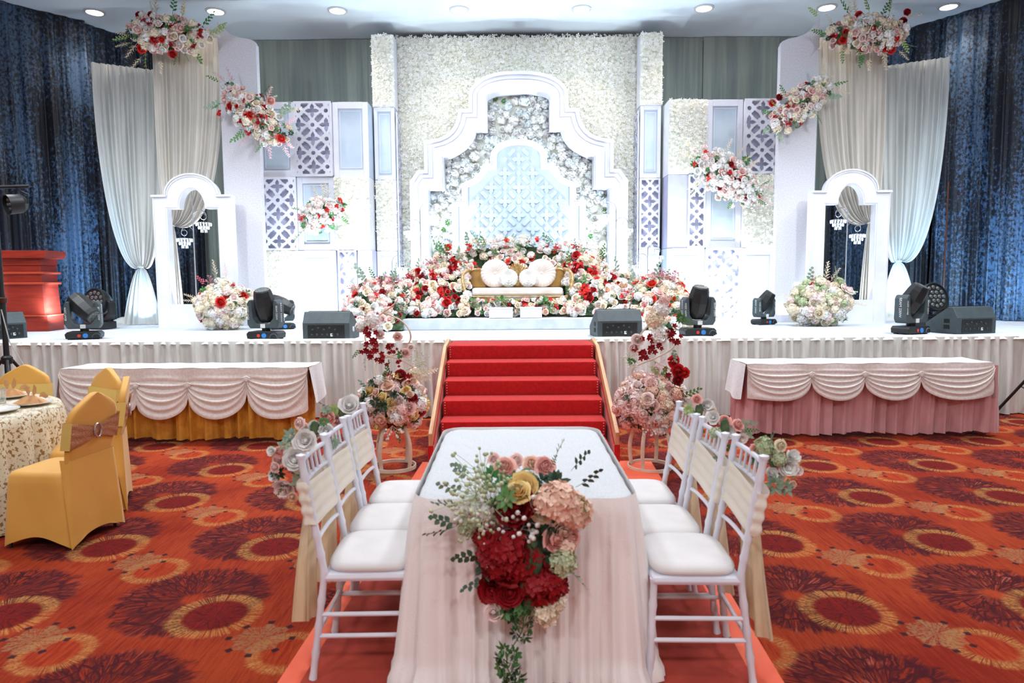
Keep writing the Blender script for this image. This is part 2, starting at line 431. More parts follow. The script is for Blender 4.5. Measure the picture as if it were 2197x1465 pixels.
    T.links.new(col, b.inputs['Base Color'])
    b.inputs['Roughness'].default_value = .95; b.inputs['Specular IOR Level'].default_value = .15
    bump(b, fine, .4, .01)
    return m
M['carpet'] = carpet()

# ------------------------------------------------------------------ the room
def struct(o): o['kind'] = 'structure'; return o
XW, YB, YF = 9.6, 13.0, -6.0
struct(MB().add([(-XW, YF, 0), (XW, YF, 0), (XW, YB, 0), (-XW, YB, 0), (-XW, YF, -.1), (XW, YF, -.1), (XW, YB, -.1), (-XW, YB, -.1)],
    [(0, 1, 2, 3), (7, 6, 5, 4), (0, 4, 5, 1), (1, 5, 6, 2), (2, 6, 7, 3), (3, 7, 4, 0)]).build('floor', M['carpet']))
struct(MB().box((0, (YF+YB)/2, CEIL+.05), (2*XW, YB-YF, .1)).build('ceiling', M['ceiling']))
struct(MB().box((-XW-.05, (YF+YB)/2, CEIL/2), (.1, YB-YF, CEIL)).build('wall_left', M['wall']))
struct(MB().box((XW+.05, (YF+YB)/2, CEIL/2), (.1, YB-YF, CEIL)).build('wall_right', M['wall']))
struct(MB().box((0, YF-.05, CEIL/2), (2*XW, .1, CEIL)).build('wall_front', mat('wall_front_paint', '#B8AE9C', rough=.8)))
wb = mat('wall_back_gloss', '#454C3E', '#35403C', rough=.12, scale=.6); wb.node_tree.nodes['Principled BSDF'].inputs['Metallic'].default_value = .55
struct(MB().box((0, YB+.05, CEIL/2), (2*XW, .1, CEIL)).build('wall_back', wb))
names = ['far left', 'second from the left', 'third from the left', 'fourth from the left', 'fourth from the right', 'third from the right', 'second from the right', 'far right']
for i, x in enumerate(DL):
    t = thing('ceiling_downlight', 'round recessed ceiling downlight, %s in the row above the stage' % names[i], 'ceiling light', (x, 11.48, CEIL), 0, 'recessed downlights above the stage')
    MB().lathe([(.16, 0), (.16, -.012), (.125, -.02), (.125, -.004)], 28).build('trim_ring', M['trim'], t, True)
    MB().lathe([(.0, -.006), (.125, -.006), (.125, -.002), (0, -.002)], 28).build('lens', M['lamp'], t, True)

# ------------------------------------------------------------------ cloth
def pleat(s, lam, seed, irr=1.2):
    ph = 2*PI*s/lam + irr*math.sin(2*PI*s/(3.3*lam) + seed) + irr*.7*math.sin(2*PI*s/(7.1*lam) + 2*seed)
    return math.sin(ph) + .35*math.sin(2.3*ph + seed) + .2*math.sin(4.7*ph + 3*seed)
def polyline(pts, n):
    L = [0]
    for a, b in zip(pts, pts[1:]): L.append(L[-1] + math.dist(a, b))
    out = []
    for i in range(n):
        s = L[-1]*i/(n-1); k = 0
        while k < len(L) - 2 and s > L[k+1]: k += 1
        t = (s - L[k])/(L[k+1] - L[k]); a, b = pts[k], pts[k+1]
        dx, dy = b[0]-a[0], b[1]-a[1]; l = math.hypot(dx, dy)
        out.append((a[0] + dx*t, a[1] + dy*t, -dy/l, dx/l, s))
    return out
def curtain(name, pts, z0, z1, lam, amp, seed, m, per=14, nz=10, irr=1.2, top=.25, flare=0.0, build=True, parent=None, zfun=None, smooth_fold=0):
    L = sum(math.dist(a, b) for a, b in zip(pts, pts[1:])); n = max(8, int(L/lam*per))
    P = polyline(pts, n); rows = []
    for j in range(nz + 1):
        v = j/nz; row = []
        for (x, y, nx, ny, s) in P:
            k = (top + (1-top)*min(1, v*2.5)) * (1 + flare*v)
            d = amp*k*pleat(s + .04*lam*math.sin(v*4+seed), lam, seed, irr) + amp*.3*v*math.sin(s*1.7 + seed)
            zz = z1 + (z0 - z1)*v
            if zfun: zz = zfun(s, v, zz)
            row.append((x + nx*d, y + ny*d, zz))
        rows.append(row)
    mb = MB().grid(rows)
    return mb.build(name, m, parent, True, angle=3) if build else mb
# grey sheers in front of the dark back wall
for pts, lb in (([(-6.2, 12.82), (-4.85, 12.8)], 'grey sheer curtain behind the left white drapes'),
                ([(-4.85, 12.82), (-3.4, 12.8)], 'grey sheer curtain behind the left lattice boxes, outer width'),
                ([(-3.4, 12.78), (-1.9, 12.8)], 'grey sheer curtain between the left boxes and the flower wall'),
                ([(2.1, 12.8), (3.5, 12.82)], 'grey sheer curtain between the flower wall and the right boxes'),
                ([(3.5, 12.78), (4.9, 12.8)], 'grey sheer curtain behind the right lattice boxes, outer width'),
                ([(4.9, 12.8), (6.3, 12.82)], 'grey sheer curtain behind the right white drapes')):
    cprop(curtain('sheer_curtain', pts, .95, CEIL - .01, .16, .022, pts[0][0], M['grey_curtain'], 12, 8), lb, 'curtain', 'grey sheer curtains on the back wall')
# navy velvet
for pts, lb, sd in (([(-9.35, 8.5), (-8.6, 9.7), (-8.22, 10.45)], 'navy crushed velvet curtain at the left picture edge, behind the red lectern', 1.0),
                    ([(-8.24, 10.50), (-7.72, 11.25), (-7.12, 11.85)], 'navy crushed velvet curtain right beside the red lectern', 2.3),
                    ([(-7.24, 11.86), (-6.95, 12.4), (-5.6, 12.62)], 'navy crushed velvet curtain behind the leftmost white drape', 3.9),
                    ([(5.75, 12.62), (6.95, 12.5), (7.3, 12.0)], 'navy crushed velvet curtain behind the rightmost white drape', 5.1),
                    ([(7.3, 12.02), (7.75, 11.3), (8.1, 10.6)], 'navy crushed velvet curtain behind the right wash light', 6.4),
                    ([(8.1, 10.62), (8.6, 9.7), (9.35, 8.5)], 'navy crushed velvet curtain at the right picture edge', 7.7)):
    cprop(curtain('velvet_curtain', pts, .94, CEIL - .01, .26, .06, sd, M['velvet'], 16, 12), lb, 'curtain', 'navy velvet curtains around the stage')

# ------------------------------------------------------------------ stage
SY = 8.1
t = thing('stage_platform', 'wide white carpeted stage under the wedding backdrop', 'stage', (0, SY, 0))
MB().box((0, 2.42, STG/2), (18.9, 4.84, STG - .02)).build('platform_body', M['wall'], t)
MB().box((0, 2.42, STG - .012), (19.0, 4.9, .024)).build('deck', M['stage_white'], t, bevel=.01)
for x0, x1, lb, sd in ((-9.4, -.78, 'pale grey gathered skirt along the stage left of the red steps', .7), (.98, 9.4, 'pale grey gathered skirt along the stage right of the red steps', 2.9)):
    o = thing('stage_skirt', lb, 'stage skirt', (0, 0, 0))
    curtain('pleated_cloth', [(x0, SY - .09), (x1, SY - .09)], .012, STG + .003, .15, .028, sd, M['skirt_cloth'], 12, 8, 1.6, .3, .5, parent=o)
    rows = []
    n = int((x1-x0)/.02)
    for j, (dy, dz) in enumerate(((.14, .010), (.05, .016), (-.03, .014), (-.07, .004), (-.10, -.03))):
        rows.append([(x0 + (x1-x0)*i/n, SY + dy - (.02*pleat(i*.02, .15, sd, 1.6) if j > 2 else (.02*math.sin(i*.37) if j == 0 else 0)), STG + dz + .006*pleat(i*.02, .15, sd, 1.6)*(j > 1)) for i in range(n+1)])
    MB().grid(rows).build('top_hem', M['skirt_cloth'], o, True, angle=3)
px0, px1 = -1.55, 1.85
t = thing('low_platform', 'low white carpeted dais carrying the couch and flower bank', 'dais', (0, 0, 0))
MB().box(((px0+px1)/2, 10.62, STG + .08), (px1-px0, 1.95, .156)).build('platform_body', M['stage_white'], t, bevel=.012)

# steps
t = thing('carpeted_steps', 'red carpeted steps with wooden sides leading up to the stage', 'steps', (.1, 0, 0))
NS = 6; rise = .152
ynose = [7.44, 7.16, 6.86, 6.57, 6.29, 6.01]
for k in range(NS):
    z = .92 - k*rise; y = ynose[k]; wd = .795 - .006*k
    y1 = ynose[k-1] if k else 8.04
    prof = [(y1 + .005, z), (y + .02, z), (y + .004, z - .006), (y, z - .02), (y + .012, z - rise - .003), (y + .04, z - rise - .003), (y1 + .03, z - rise + .0)] if k < NS-1 else [(y1 + .005, z), (y + .02, z), (y, z - .02), (y + .01, .006), (y1 + .03, .006)]
    MB().prism(prof, -wd, wd, 'x').build('step', M['red_carpet'], t, True, angle=.9)
for s in (-1, 1):
    prof = [(8.02, .92), (7.86, .96), (7.42, .915), (5.97, .27), (5.97, .16), (6.02, .16), (7.2, .72), (8.02, .84)]
    MB().prism([(y, z) for y, z in prof], s*.85, s*.815, 'x').build('side_board', M['wood'], t, bevel=.004)
    prof = [(8.02, .84), (7.2, .72), (6.02, .16), (5.97, .16), (5.97, .01), (8.02, .01)]
    MB().prism(prof, s*.855, s*.805, 'x').build('side_panel', M['red_carpet'], t)
    st = MB()
    for k in range(NS):
        for q in range(5):
            z = .92 - k*rise - .02 - q*.026; y = ynose[k] - .006
            st.box((s*(.775 - .006*k), y, z), (.008, .006, .006))
    st.build('staples', M['text'], t, kind='stuff')
# runner on the ballroom floor
ru = thing('floor_runner', 'long coral floor runner with a red centre from the steps under the table', 'carpet runner', (0, 0, 0))
def strip(name, x0n, x1n, x0f, x1f, z, m, yn=-1.5, yf=6.0):
    def X(a, b, y): return a + (b-a)*(y-2.64)/(5.98-2.64)
    rows = [[(X(x0n, x0f, y), y, z), (X(x1n, x1f, y), y, z)] for y in [yn + (yf-yn)*i/12 for i in range(13)]]
    mb = MB().grid(rows); V = mb.V[:]; n = len(V)
    mb.V += [(a, b, z - .006) for a, b, c in V]
    mb.F += [tuple(i + n for i in reversed(f)) for f in mb.F[:]]
    for i in range(12): mb.F += [(2*i, 2*i+2, 2*i+2+n, 2*i+n), (2*i+1, 2*i+1+n, 2*i+3+n, 2*i+3)]
    mb.F += [(0, n, n+1, 1), (24, 25, 25+n, 24+n)]; mb.M = [0]*len(mb.F)
    return mb.build(name, m, ru)
strip('coral_underlay', -.957, 1.084, -.81, 1.235, .009, M['runner_coral'])
strip('red_carpet', -.86, .965, -.70, 1.10, .017, M['runner_red'], yf=5.3)

# ------------------------------------------------------------------ flowers: one mesh per kind, shared by every copy
def petal_grid(L, W, cup, tip=.6, n=3, curl=0.0):
    rows = []
    for i in range(n+1):
        v = i/n; wv = W*math.sin(PI*(.12 + .76*v))**tip
        z = cup*v*v + curl*v**4
        rows.append([(-wv, L*v, z + .18*W), (0, L*v*(1.04 if i == n else 1), z), (wv, L*v, z + .18*W)])
    return rows
def ring_petals(mb, n, tilt, L, W, cup, off=0.0, r0=0.0, z0=0.0, m=0, tip=.6, jit=.08, nn=3):
    for k in range(n):
        a = 2*PI*k/n + off + random.uniform(-jit, jit)
        mt = Matrix.Rotation(a, 4, 'Z') @ Matrix.Translation((0, r0, z0)) @ Matrix.Rotation(tilt + random.uniform(-jit, jit), 4, 'X')
        g = MB().grid(petal_grid(L, W, cup, tip, nn)); mb.add(g.V, g.F, m, mt)
def rose_mesh(key, m, open_=1.0):
    mb = MB()
    for li, (np_, R, z0, H, flare, span) in enumerate(((6, .98, -.35, .60, .30*open_, .66), (5, .84, -.32, .86, .10*open_, .80), (5, .66, -.28, 1.0, -.06, .85), (4, .47, -.22, 1.12, -.12, .95), (3, .30, -.15, 1.16, -.14, 1.2))):
        for k in range(np_):
            a0 = 2*PI*k/np_ + li*.9 + random.uniform(-.2, .2); rows = []; hh = H*random.uniform(.82, 1.1); tw = random.uniform(-.15, .2); Rj = R*random.uniform(.92, 1.08); fj = flare + random.uniform(-.05, .07)
            for i in range(5):
                v = i/4; row = []
                for u in (-1, -.5, 0, .5, 1):
                    rr = Rj*(.30 + .70*math.sin(min(1, v*1.15)*PI*.5)) + fj*v**3 + .12*u*R + .03*math.sin(u*5 + k)*v
                    z = z0 + hh*(v - .22*u*u*v*v) - (flare*.6*v**5 if v > .8 else 0)
                    an = a0 + u*span + tw*v; row.append((rr*math.cos(an), rr*math.sin(an), z))
                rows.append(row)
            mb.grid(rows)
    mb.lathe([(0, .95), (.10, .88), (.17, .6), (.2, 0)], 6)
    return mb.mesh(key, m, True)
def peony_mesh(key, m):
    mb = MB()
    for n, tilt, L, W, cup in ((6, .30, 1.15, .66, .35), (6, .62, 1.08, .62, .25), (6, .95, .98, .52, .12), (6, 1.18, .86, .42, .0), (5, 1.4, .74, .32, -.05)):
        ring_petals(mb, n, tilt, L, W, cup, random.random()*3, .05, -.25, jit=.24, tip=.45)
    mb.lathe([(0, .5), (.2, .4), (.3, .1), (.12, -.2)], 8)
    return mb.mesh(key, m, True)
def floret(mb, p, q, s, m=0, n=4, cup=.25):
    V = [(0, 0, 0)]; F = []
    for k in range(n):
        a = 2*PI*k/n
        for da, r, z in ((-.55, .75, cup*.6), (0, 1.05, cup), (.55, .75, cup*.6)):
            V.append((r*math.cos(a + da*PI/n*1.6), r*math.sin(a + da*PI/n*1.6), z))
        b = 1 + 3*k; F.append((0, b, b+1, b+2))
    mt = Matrix.Translation(p) @ q.to_matrix().to_4x4() @ Matrix.Scale(s, 4)
    mb.add(V, F, m, mt)
def fib(n, half=True):
    out = []
    for i in range(n):
        z = 1 - (i + .5)/n*(1.35 if half else 2); r = math.sqrt(max(0, 1 - z*z)); a = i*2.39996
        out.append(Vector((r*math.cos(a), r*math.sin(a), z)))
    return out
ZUP = Vector((0, 0, 1))
def to_q(n, spin=0.0): return n.to_track_quat('Z', 'Y') @ Quaternion((0, 0, 1), spin)
def hyd_mesh(key, m, n=64, s=.27, sq=.8):
    mb = MB()
    for d in fib(n):
        p = Vector((d.x, d.y, d.z*sq))*.85*random.uniform(.84, 1.12)
        floret(mb, p, to_q((d + Vector([random.uniform(-.5, .5) for _ in range(3)])).normalized(), random.random()*6), s*random.uniform(.85, 1.15), cup=.4)
    mb.lathe([(0, .42), (.4, .3), (.58, 0), (.3, -.3)], 8)
    return mb.mesh(key, m, True)
def red_cluster(key, m, n=5):
    mb = MB()
    for i in range(n):
        p = Vector((random.uniform(-.6, .6), random.uniform(-.6, .6), random.uniform(-.1, .4))) if i else Vector((0, 0, .3))
        q = to_q(Vector((p.x*.6, p.y*.6, 1)).normalized(), random.random()*6); mt = Matrix.Translation(p) @ q.to_matrix().to_4x4() @ Matrix.Scale(.5, 4)
        sub = MB(); ring_petals(sub, 5, .5, 1.0, .34, .1, tip=.9, nn=2); mb.add(sub.V, sub.F, 0, mt)
    return mb.mesh(key, m, True)
def leaf(mb, p, d, L, W, m=0, droop=.15, up=ZUP):
    d = d.normalized(); s = d.cross(up)
    if s.length < .05: s = Vector((1, 0, 0))
    s.normalize(); u = s.cross(d)
    V = [p, p + d*L*.35 + s*W*.5 + u*.03*L, p + d*L*.72 + s*W*.38, p + d*L - u*droop*L, p + d*L*.72 - s*W*.38, p + d*L*.35 - s*W*.5 + u*.03*L, p + d*L*.5 - u*.05*L]
    mb.add(V, [(0, 1, 6), (1, 2, 6), (2, 3, 6), (3, 4, 6), (4, 5, 6), (5, 0, 6)], m)
def spray_mesh(key, m, n=9, L=.42, W=.2, stem=True, bend=.25):
    mb = MB(); pts = []
    for i in range(7):
        t = i/6; pts.append(Vector((bend*t*t, 0, 1.7*t)))
    if stem: mb.tube(pts, .018, 4)
    for i in range(n):
        t = .25 + .75*i/(n-1); p = Vector((bend*t*t, 0, 1.7*t)); s = 1 if i % 2 else -1
        d = Vector((random.uniform(-.3, .3), s, .8)) if i < n-1 else Vector((.2, 0, 1))
        leaf(mb, p, d, L*(1.15 - .5*t), W, up=Vector((1, 0, .1)))
    return mb.mesh(key, m, True)
def leafball_mesh(key, m, n=14, L=.8, W=.36):
    mb = MB()
    for d in fib(n): leaf(mb, Vector(d)*.15, Vector((d.x, d.y, d.z*.6 + .1)) + Vector([random.uniform(-.2, .2) for _ in range(3)]), L*random.uniform(.7, 1.1), W)
    return mb.mesh(key, m, True)
def plume_mesh(key, m, n=26):
    mb = MB()
    for i in range(n):
        t = .15 + .85*i/n; a = i*2.4; p = Vector((.12*t*t, 0, 1.8*t))
        leaf(mb, p, Vector((math.cos(a), math.sin(a), .7)), .42*(1.15 - .7*t), .13)
    mb.tube([(0, 0, 0), (.03, 0, .9), (.12, 0, 1.8)], .02, 4)
    return mb.mesh(key, m, True)
def bb_mesh(key, m, n=16, spread=.8, r=.12):
    mb = MB()
    for i in range(n):
        p = Vector((random.uniform(-spread, spread), random.uniform(-spread, spread), random.uniform(.1, .9)))
        mb.lathe([(0, r), (r*.87, r*.5), (r*.87, -r*.5), (0, -r)], 6, tuple(p)); mb.tube([(0, 0, -.2), p*.6, p], .012, 3, cap=False)
    return mb.mesh(key, m, True)
def drip_mesh(key, m):
    mb = MB()
    for k in range(3):
        x = (k-1)*.18
        for i in range(16):
            t = i/15; a = i*2.4 + k; leaf(mb, Vector((x + .03*math.sin(i), .0, 1.9*t)), Vector((math.cos(a), math.sin(a), .2)), .16*(1.1 - .6*t), .1)
    return mb.mesh(key, m, True)
FM = {}
for k in ('white', 'cream', 'pink', 'rosepink', 'yellow', 'red', 'dark', 'blush', 'peach', 'coral'): FM['rose_'+k] = ('rose', rose_mesh('rose_'+k, PT[k]), .0)
for k in ('white', 'blush', 'dark', 'yellow'): FM['peony_'+k] = ('peony', peony_mesh('peony_'+k, PT[k]), .0)
for k in ('white', 'cream', 'pink', 'ice', 'peach', 'dark', 'palegreen', 'blush'): FM['hyd_'+k] = ('hydrangea', hyd_mesh('hydrangea_'+k, PT[k]), .0)
for k in ('red', 'coral', 'dark', 'mauve'): FM['blossom_'+k] = ('red_blossom', red_cluster('blossom_'+k, PT[k]), .0)
for k in ('green', 'sage', 'dark', 'lime', 'rust'): FM['spray_'+k] = ('leaf_spray', spray_mesh('spray_'+k, LF[k], *((7, .52, .34) if k in ('sage', 'dark') else (9, .42, .2))), .0)
for k in ('green', 'dark', 'sage', 'lime'): FM['tuft_'+k] = ('leaf_tuft', leafball_mesh('tuft_'+k, LF[k]), .0)
FM['plume_cream'] = ('plume', plume_mesh('plume_cream', LF['cream']), 0); FM['plume_pink'] = ('plume', plume_mesh('plume_pink', LF['pinkleaf']), 0)
FM['breath'] = ('baby_breath', bb_mesh('baby_breath', PT['white']), 0); FM['breath_green'] = ('filler_sprig', bb_mesh('filler_sprig', PT['palegreen'], 22, .9, .08), 0)
FM['drip'] = ('hanging_greenery', drip_mesh('hanging_greenery', LF['lime']), 0)
FM['berry_rust'] = ('berry_sprig', bb_mesh('berry_sprig', PT['mauve'], 18, .7, .08), 0)
FLAB = {'rose_red': 'red rose', 'rose_dark': 'dark red rose', 'rose_pink': 'pale pink rose', 'rose_rosepink': 'pink rose', 'rose_yellow': 'pale yellow rose', 'rose_cream': 'cream rose', 'rose_white': 'white rose',
        'hyd_dark': 'dark red hydrangea head', 'hyd_peach': 'peach hydrangea head', 'hyd_pink': 'pink hydrangea head', 'hyd_white': 'white hydrangea head', 'blossom_mauve': 'dusky pink blossoms'}
RX = random.Random(11)
def put(parent, key, loc, n, s, tiltj=.25):
    nm, me, _ = FM[key]
    if nm == 'rose': s = s*.74
    if nm == 'peony': s = s*.85
    if nm == 'red_blossom' and s > .1: s = s*.5
    if key.startswith('blossom_mauve'): nm = 'mauve_blossom'
    n = (Vector(n).normalized() + Vector([RX.uniform(-tiltj, tiltj) for _ in range(3)])).normalized()
    return inst(nm, me, parent, loc, to_q(n, RX.uniform(0, 6.28)), s, FLAB.get(key))
def pick(w):
    t = sum(w.values()); r = RX.uniform(0, t)
    for k, v in w.items():
        r -= v
        if r <= 0: return k
    return k
def blob(mb, c, ax, n=12, m=0, sink=.8):
    mb.lathe([(math.sin(PI*i/6)*ax[0]*sink, -math.cos(PI*i/6)*ax[2]*sink) for i in range(7)], n, (0, 0, 0), m, Matrix.Translation(c) @ Matrix.Diagonal((1, ax[1]/ax[0], 1, 1)))
def cluster(parent, c, ax, rot, kinds, count, size, seed, sprays=(), nsp=0, spsize=.1, spin_y=True, front=True, edge_out=.9):
    """flower heads spread over an ellipsoid (c, half-axes ax, tilted by rot about Y)"""
    RX.seed(seed); Rm = Matrix.Rotation(rot, 3, 'Y'); c = Vector(c)
    i = 0; tot = int(count*1.9) if front else count; placed = 0
    k = 0
    while placed < count and k < tot*3:
        z = 1 - 2*((k*0.7548777 + .5) % 1.0); r = math.sqrt(max(0, 1 - z*z)); a = 2*PI*((k*.5698403) % 1.0) + seed; k += 1
        d = Vector((r*math.cos(a), r*math.sin(a), z))
        if front:
            rr_ = math.sqrt((k*0.7548777 + .5) % 1.0); aa_ = 2*PI*((k*.5698403) % 1.0) + seed
            d = Vector((rr_*math.cos(aa_), -math.sqrt(max(0, 1 - rr_*rr_)), rr_*math.sin(aa_)))
        d2 = (d + Vector([RX.uniform(-.10, .10) for _ in range(3)]))
        p = c + Rm @ Vector((d2.x*ax[0], d2.y*ax[1], d2.z*ax[2]))*RX.uniform(.88, 1.06)
        nrm = Rm @ Vector((d.x/ax[0], d.y/ax[1], d.z/ax[2])).normalized() + Vector((0, -.35, .12))
        put(parent, pick(kinds), p, nrm, size*RX.uniform(.75, 1.25)); placed += 1
    for q in range(nsp):
        a = RX.uniform(0, 2*PI); d = Vector((math.cos(a), RX.uniform(-.9, .0), math.sin(a)))
        p = c + Rm @ Vector((d.x*ax[0]*edge_out, d.y*ax[1]*.8, d.z*ax[2]*edge_out))
        put(parent, pick(sprays), p, Rm @ Vector((d.x/ax[0]*max(ax), -.35, d.z/ax[2]*max(ax))).normalized(), spsize*RX.uniform(.75, 1.3), .3)

# ------------------------------------------------------------------ backdrop boxes
def lattice_curve(wd, ht, th, pitch, x0, z0, name, ph=0, margin=.03):
    """board wd x ht cut through with the quatrefoil pattern; a real fretwork mesh"""
    cu = D.curves.new(name, 'CURVE'); cu.dimensions = '2D'; cu.fill_mode = 'BOTH'; cu.extrude = th/2
    def spl(P):
        s = cu.splines.new('POLY'); s.points.add(len(P)-1)
        for q, (x, y) in zip(s.points, P): q.co = (x, y, 0, 1)
        s.use_cyclic_u = True
    hw, hh = wd/2, ht/2
    spl([(-hw, -hh), (hw, -hh), (hw, hh), (-hw, hh)])
    p = pitch
    def clip(P):
        lx, lz = hw - margin, hh - margin
        def cut(P, f, g):
            out = []
            for i in range(len(P)):
                a, b = P[i], P[(i+1) % len(P)]; fa, fb = f(a), f(b)
                if fa >= 0: out.append(a)
                if (fa >= 0) != (fb >= 0):
                    t = fa/(fa-fb); out.append((a[0]+(b[0]-a[0])*t, a[1]+(b[1]-a[1])*t))
            return out
        for f in (lambda q: lx - q[0], lambda q: lx + q[0], lambda q: lz - q[1], lambda q: lz + q[1]):
            P = cut(P, f, None)
            if len(P) < 3: return None
        A = abs(sum(P[i][0]*P[(i+1) % len(P)][1] - P[(i+1) % len(P)][0]*P[i][1] for i in range(len(P))))/2
        return P if A > p*p*.004 else None
    def quat(cx, cy):
        P = []
        for k in range(4):
            a = k*PI/2
            for (u, v) in ((.125, -.125), (.26, -.155), (.36, -.12), (.52, 0), (.36, .12), (.26, .155)):
                P.append((cx + p*(u*math.cos(a) - v*math.sin(a)), cy + p*(u*math.sin(a) + v*math.cos(a))))
        return P
    def circ(cx, cy): return [(cx + .155*p*math.cos(2*PI*k/12), cy + .155*p*math.sin(2*PI*k/12)) for k in range(12)]
    def hexa(cx, cy, s):        # elongated cell between the bands, long axis towards the two discs
        P = []
        for (u, v) in ((.36, .10), (.25, .20), (.12, .19), (0, .225), (-.12, .19), (-.25, .20), (-.36, .10), (-.30, 0), (-.36, -.10), (-.25, -.20), (-.12, -.19), (0, -.225), (.12, -.19), (.25, -.20), (.36, -.10), (.30, 0)):
            c_, s_ = math.cos(s*PI/4), math.sin(s*PI/4); P.append((cx + p*(u*c_ - v*s_), cy + p*(u*s_ + v*c_)))
        return P
    ni, nj = int(hw/p) + 2, int(hh/p) + 2
    for i in range(-ni, ni+1):
        for j in range(-nj, nj+1):
            cx, cy = x0 + i*p, z0 + j*p
            q = (i + j + ph) % 2 == 0
            P = clip(quat(cx, cy) if q else circ(cx, cy))
            if P: spl(P)
            # direction: from disc to disc across the cell
            P = clip(hexa(cx + p/2, cy + p/2, -1 if q else 1))
            if P: spl(P)
    o = D.objects.new(name, cu); C.objects.link(o)
    dg = bpy.context.evaluated_depsgraph_get(); dg.update()
    me = D.meshes.new_from_object(o.evaluated_get(dg)); D.objects.remove(o); D.curves.remove(cu)
    # stand it upright: XY -> XZ
    me.transform(Matrix.Rotation(PI/2, 4, 'X')); me.materials.clear(); me.materials.append(M['white_paint']); me.update()
    return me
def blossoms_mesh(name, rects, y, step, s, seed, mats, side=None, hole=None):
    """many small cut blossoms on upright rectangles; one joined mesh"""
    rr = random.Random(seed); V = []; F = []; Mi = []
    for (xa, xb, za, zb) in rects:
        nx, nz = max(1, int((xb-xa)/step)), max(1, int((zb-za)/step))
        for i in range(nx):
            for j in range(nz):
                x = xa + (i + .5 + rr.uniform(-.45, .45))*(xb-xa)/nx; z = za + (j + .5 + rr.uniform(-.45, .45))*(zb-za)/nz
                if hole and hole(x, z): continue
                n = Vector((rr.uniform(-.75, .75), -1, rr.uniform(-.75, .75))).normalized(); q = to_q(n, rr.random()*6)
                R3 = q.to_matrix(); ss = s*rr.uniform(.75, 1.25); o = Vector((x, y - rr.uniform(.0, .045), z)); b = len(V)
                V.append(tuple(o)); mi = 0 if rr.random() < .6 else (1 if rr.random() < .7 else 2)
                for k in range(4):
                    a = PI/2*k
                    for da, r, h in ((-.5, .7, .2), (0, 1.0, .35), (.5, .7, .2)):
                        V.append(tuple(o + R3 @ Vector((r*ss*math.cos(a+da), r*ss*math.sin(a+da), h*ss))))
                    F.append((b, b+1+3*k, b+2+3*k, b+3+3*k)); Mi.append(mi)
    me = D.meshes.new(name); me.from_pydata(V, [], F)
    for q in mats: me.materials.append(q)
    me.polygons.foreach_set('material_index', Mi); me.update(); return me
def static_petal(n, a): return mat('blossom_'+n, a, rough=.7, trans=.2)
WB = [static_petal('white', '#F8F7F3'), static_petal('cream', '#F4F0E4'), static_petal('greenish', '#E6E8DA')]
BWH = 1.225
def box_unit(kind, xc, yf, z0, wd, ht, dp, label, group=None, seed=0, ph=0):
    """one backdrop box: kind frame | flower | lattice | flat; xc centre, yf front face"""
    t = thing({'frame': 'framed_box', 'flower': 'flower_box', 'lattice': 'lattice_box', 'flat': 'flat_box'}[kind], label, 'backdrop box', (xc, yf, z0), 0, group)
    g = .006
    if kind == 'lattice':
        MB().box((0, dp/2 + .035, ht/2), (wd-g, dp-.14, ht-g)).build('box_body', M['panel_lattice'], t)
        b = MB()
        for s in (-1, 1): b.box((s*(wd/2 - .012), .04, ht/2), (.018, .078, ht-g))
        b.box((0, .05, .01), (wd-g, .098, .018)).box((0, .05, ht-.01), (wd-g, .098, .018)); b.build('box_rim', M['white_paint'], t)
        me = lattice_curve(wd-g, ht-g, .018, .228 if wd > .5 else .215, 0, ph*.0, 'fretwork', 0 if wd > .5 else 1, .035 if wd > .5 else .03)
        o = inst('fretwork', me, t, (0, -.010, ht/2))
    elif kind == 'flower':
        MB().box((0, dp/2, ht/2), (wd-g, dp, ht-g)).build('box_body', M['board_white'], t)
        MB().box((0, -.006, ht/2), (wd-.03, .01, ht-.03)).build('backing', M['board_back'], t)
        me = blossoms_mesh('blossoms', [(-wd/2+.01, wd/2-.01, .01, ht-.01)], -.012, .040, .032, seed, WB)
        cprop(inst('blossoms', me, t, (0, 0, 0)), kind='stuff')
    else:
        MB().box((0, dp/2 + (.012 if kind == 'frame' else 0), ht/2), (wd-g, dp, ht-g)).build('box_body', M['panel_blue'] if kind == 'frame' else M['panel_lavender'], t)
        if kind == 'frame':
            b = MB(); e = .09 if wd > .5 else .06
            for s in (-1, 1): b.box((s*(wd/2 - e/2 - g/2), 0, ht/2), (e, .03, ht-g))
            b.box((0, 0, e*.6), (wd-2*e-g, .03, e*1.2)).box((0, 0, ht-e*.6), (wd-2*e-g, .03, e*1.2)); b.build('frame_border', M['white_paint'], t, bevel=.004)
            b = MB(); i1 = e + .035
            for s in (-1, 1): b.box((s*(wd/2 - i1), .008, ht/2), (.012, .016, ht - 2*i1 - .04))
            b.box((0, .008, i1 + .02), (wd - 2*i1, .016, .012)).box((0, .008, ht - i1 - .02), (wd - 2*i1, .016, .012)); b.build('inner_moulding', M['white_paint'], t)
    return t
LY = 11.65
zr = [STG, STG + BWH, STG + 2*BWH]
row_n = ['bottom', 'middle', 'top']
LX = [at(557, 460, LY).x, at(638, 460, LY).x, at(718, 460, LY).x, at(794, 460, LY).x]
RXs = [at(1432, 460, LY).x, at(1514, 460, LY).x, at(1591, 460, LY).x, at(1669, 460, LY).x]
spec_l = [['flower', 'lattice', 'frame'], ['frame', 'frame', 'lattice'], [None, 'flower', 'frame']]
spec_r = [['frame', None, 'flower'], ['lattice', 'frame', 'frame'], ['frame', 'flower', 'lattice']]
kn = {'frame': 'white framed box', 'flower': 'white blossom-covered box', 'lattice': 'quatrefoil lattice box', 'flat': 'plain lavender-grey box'}
side_w = {'l': ['outer column', 'centre column', 'inner column'], 'r': ['inner column', 'centre column', 'outer column']}
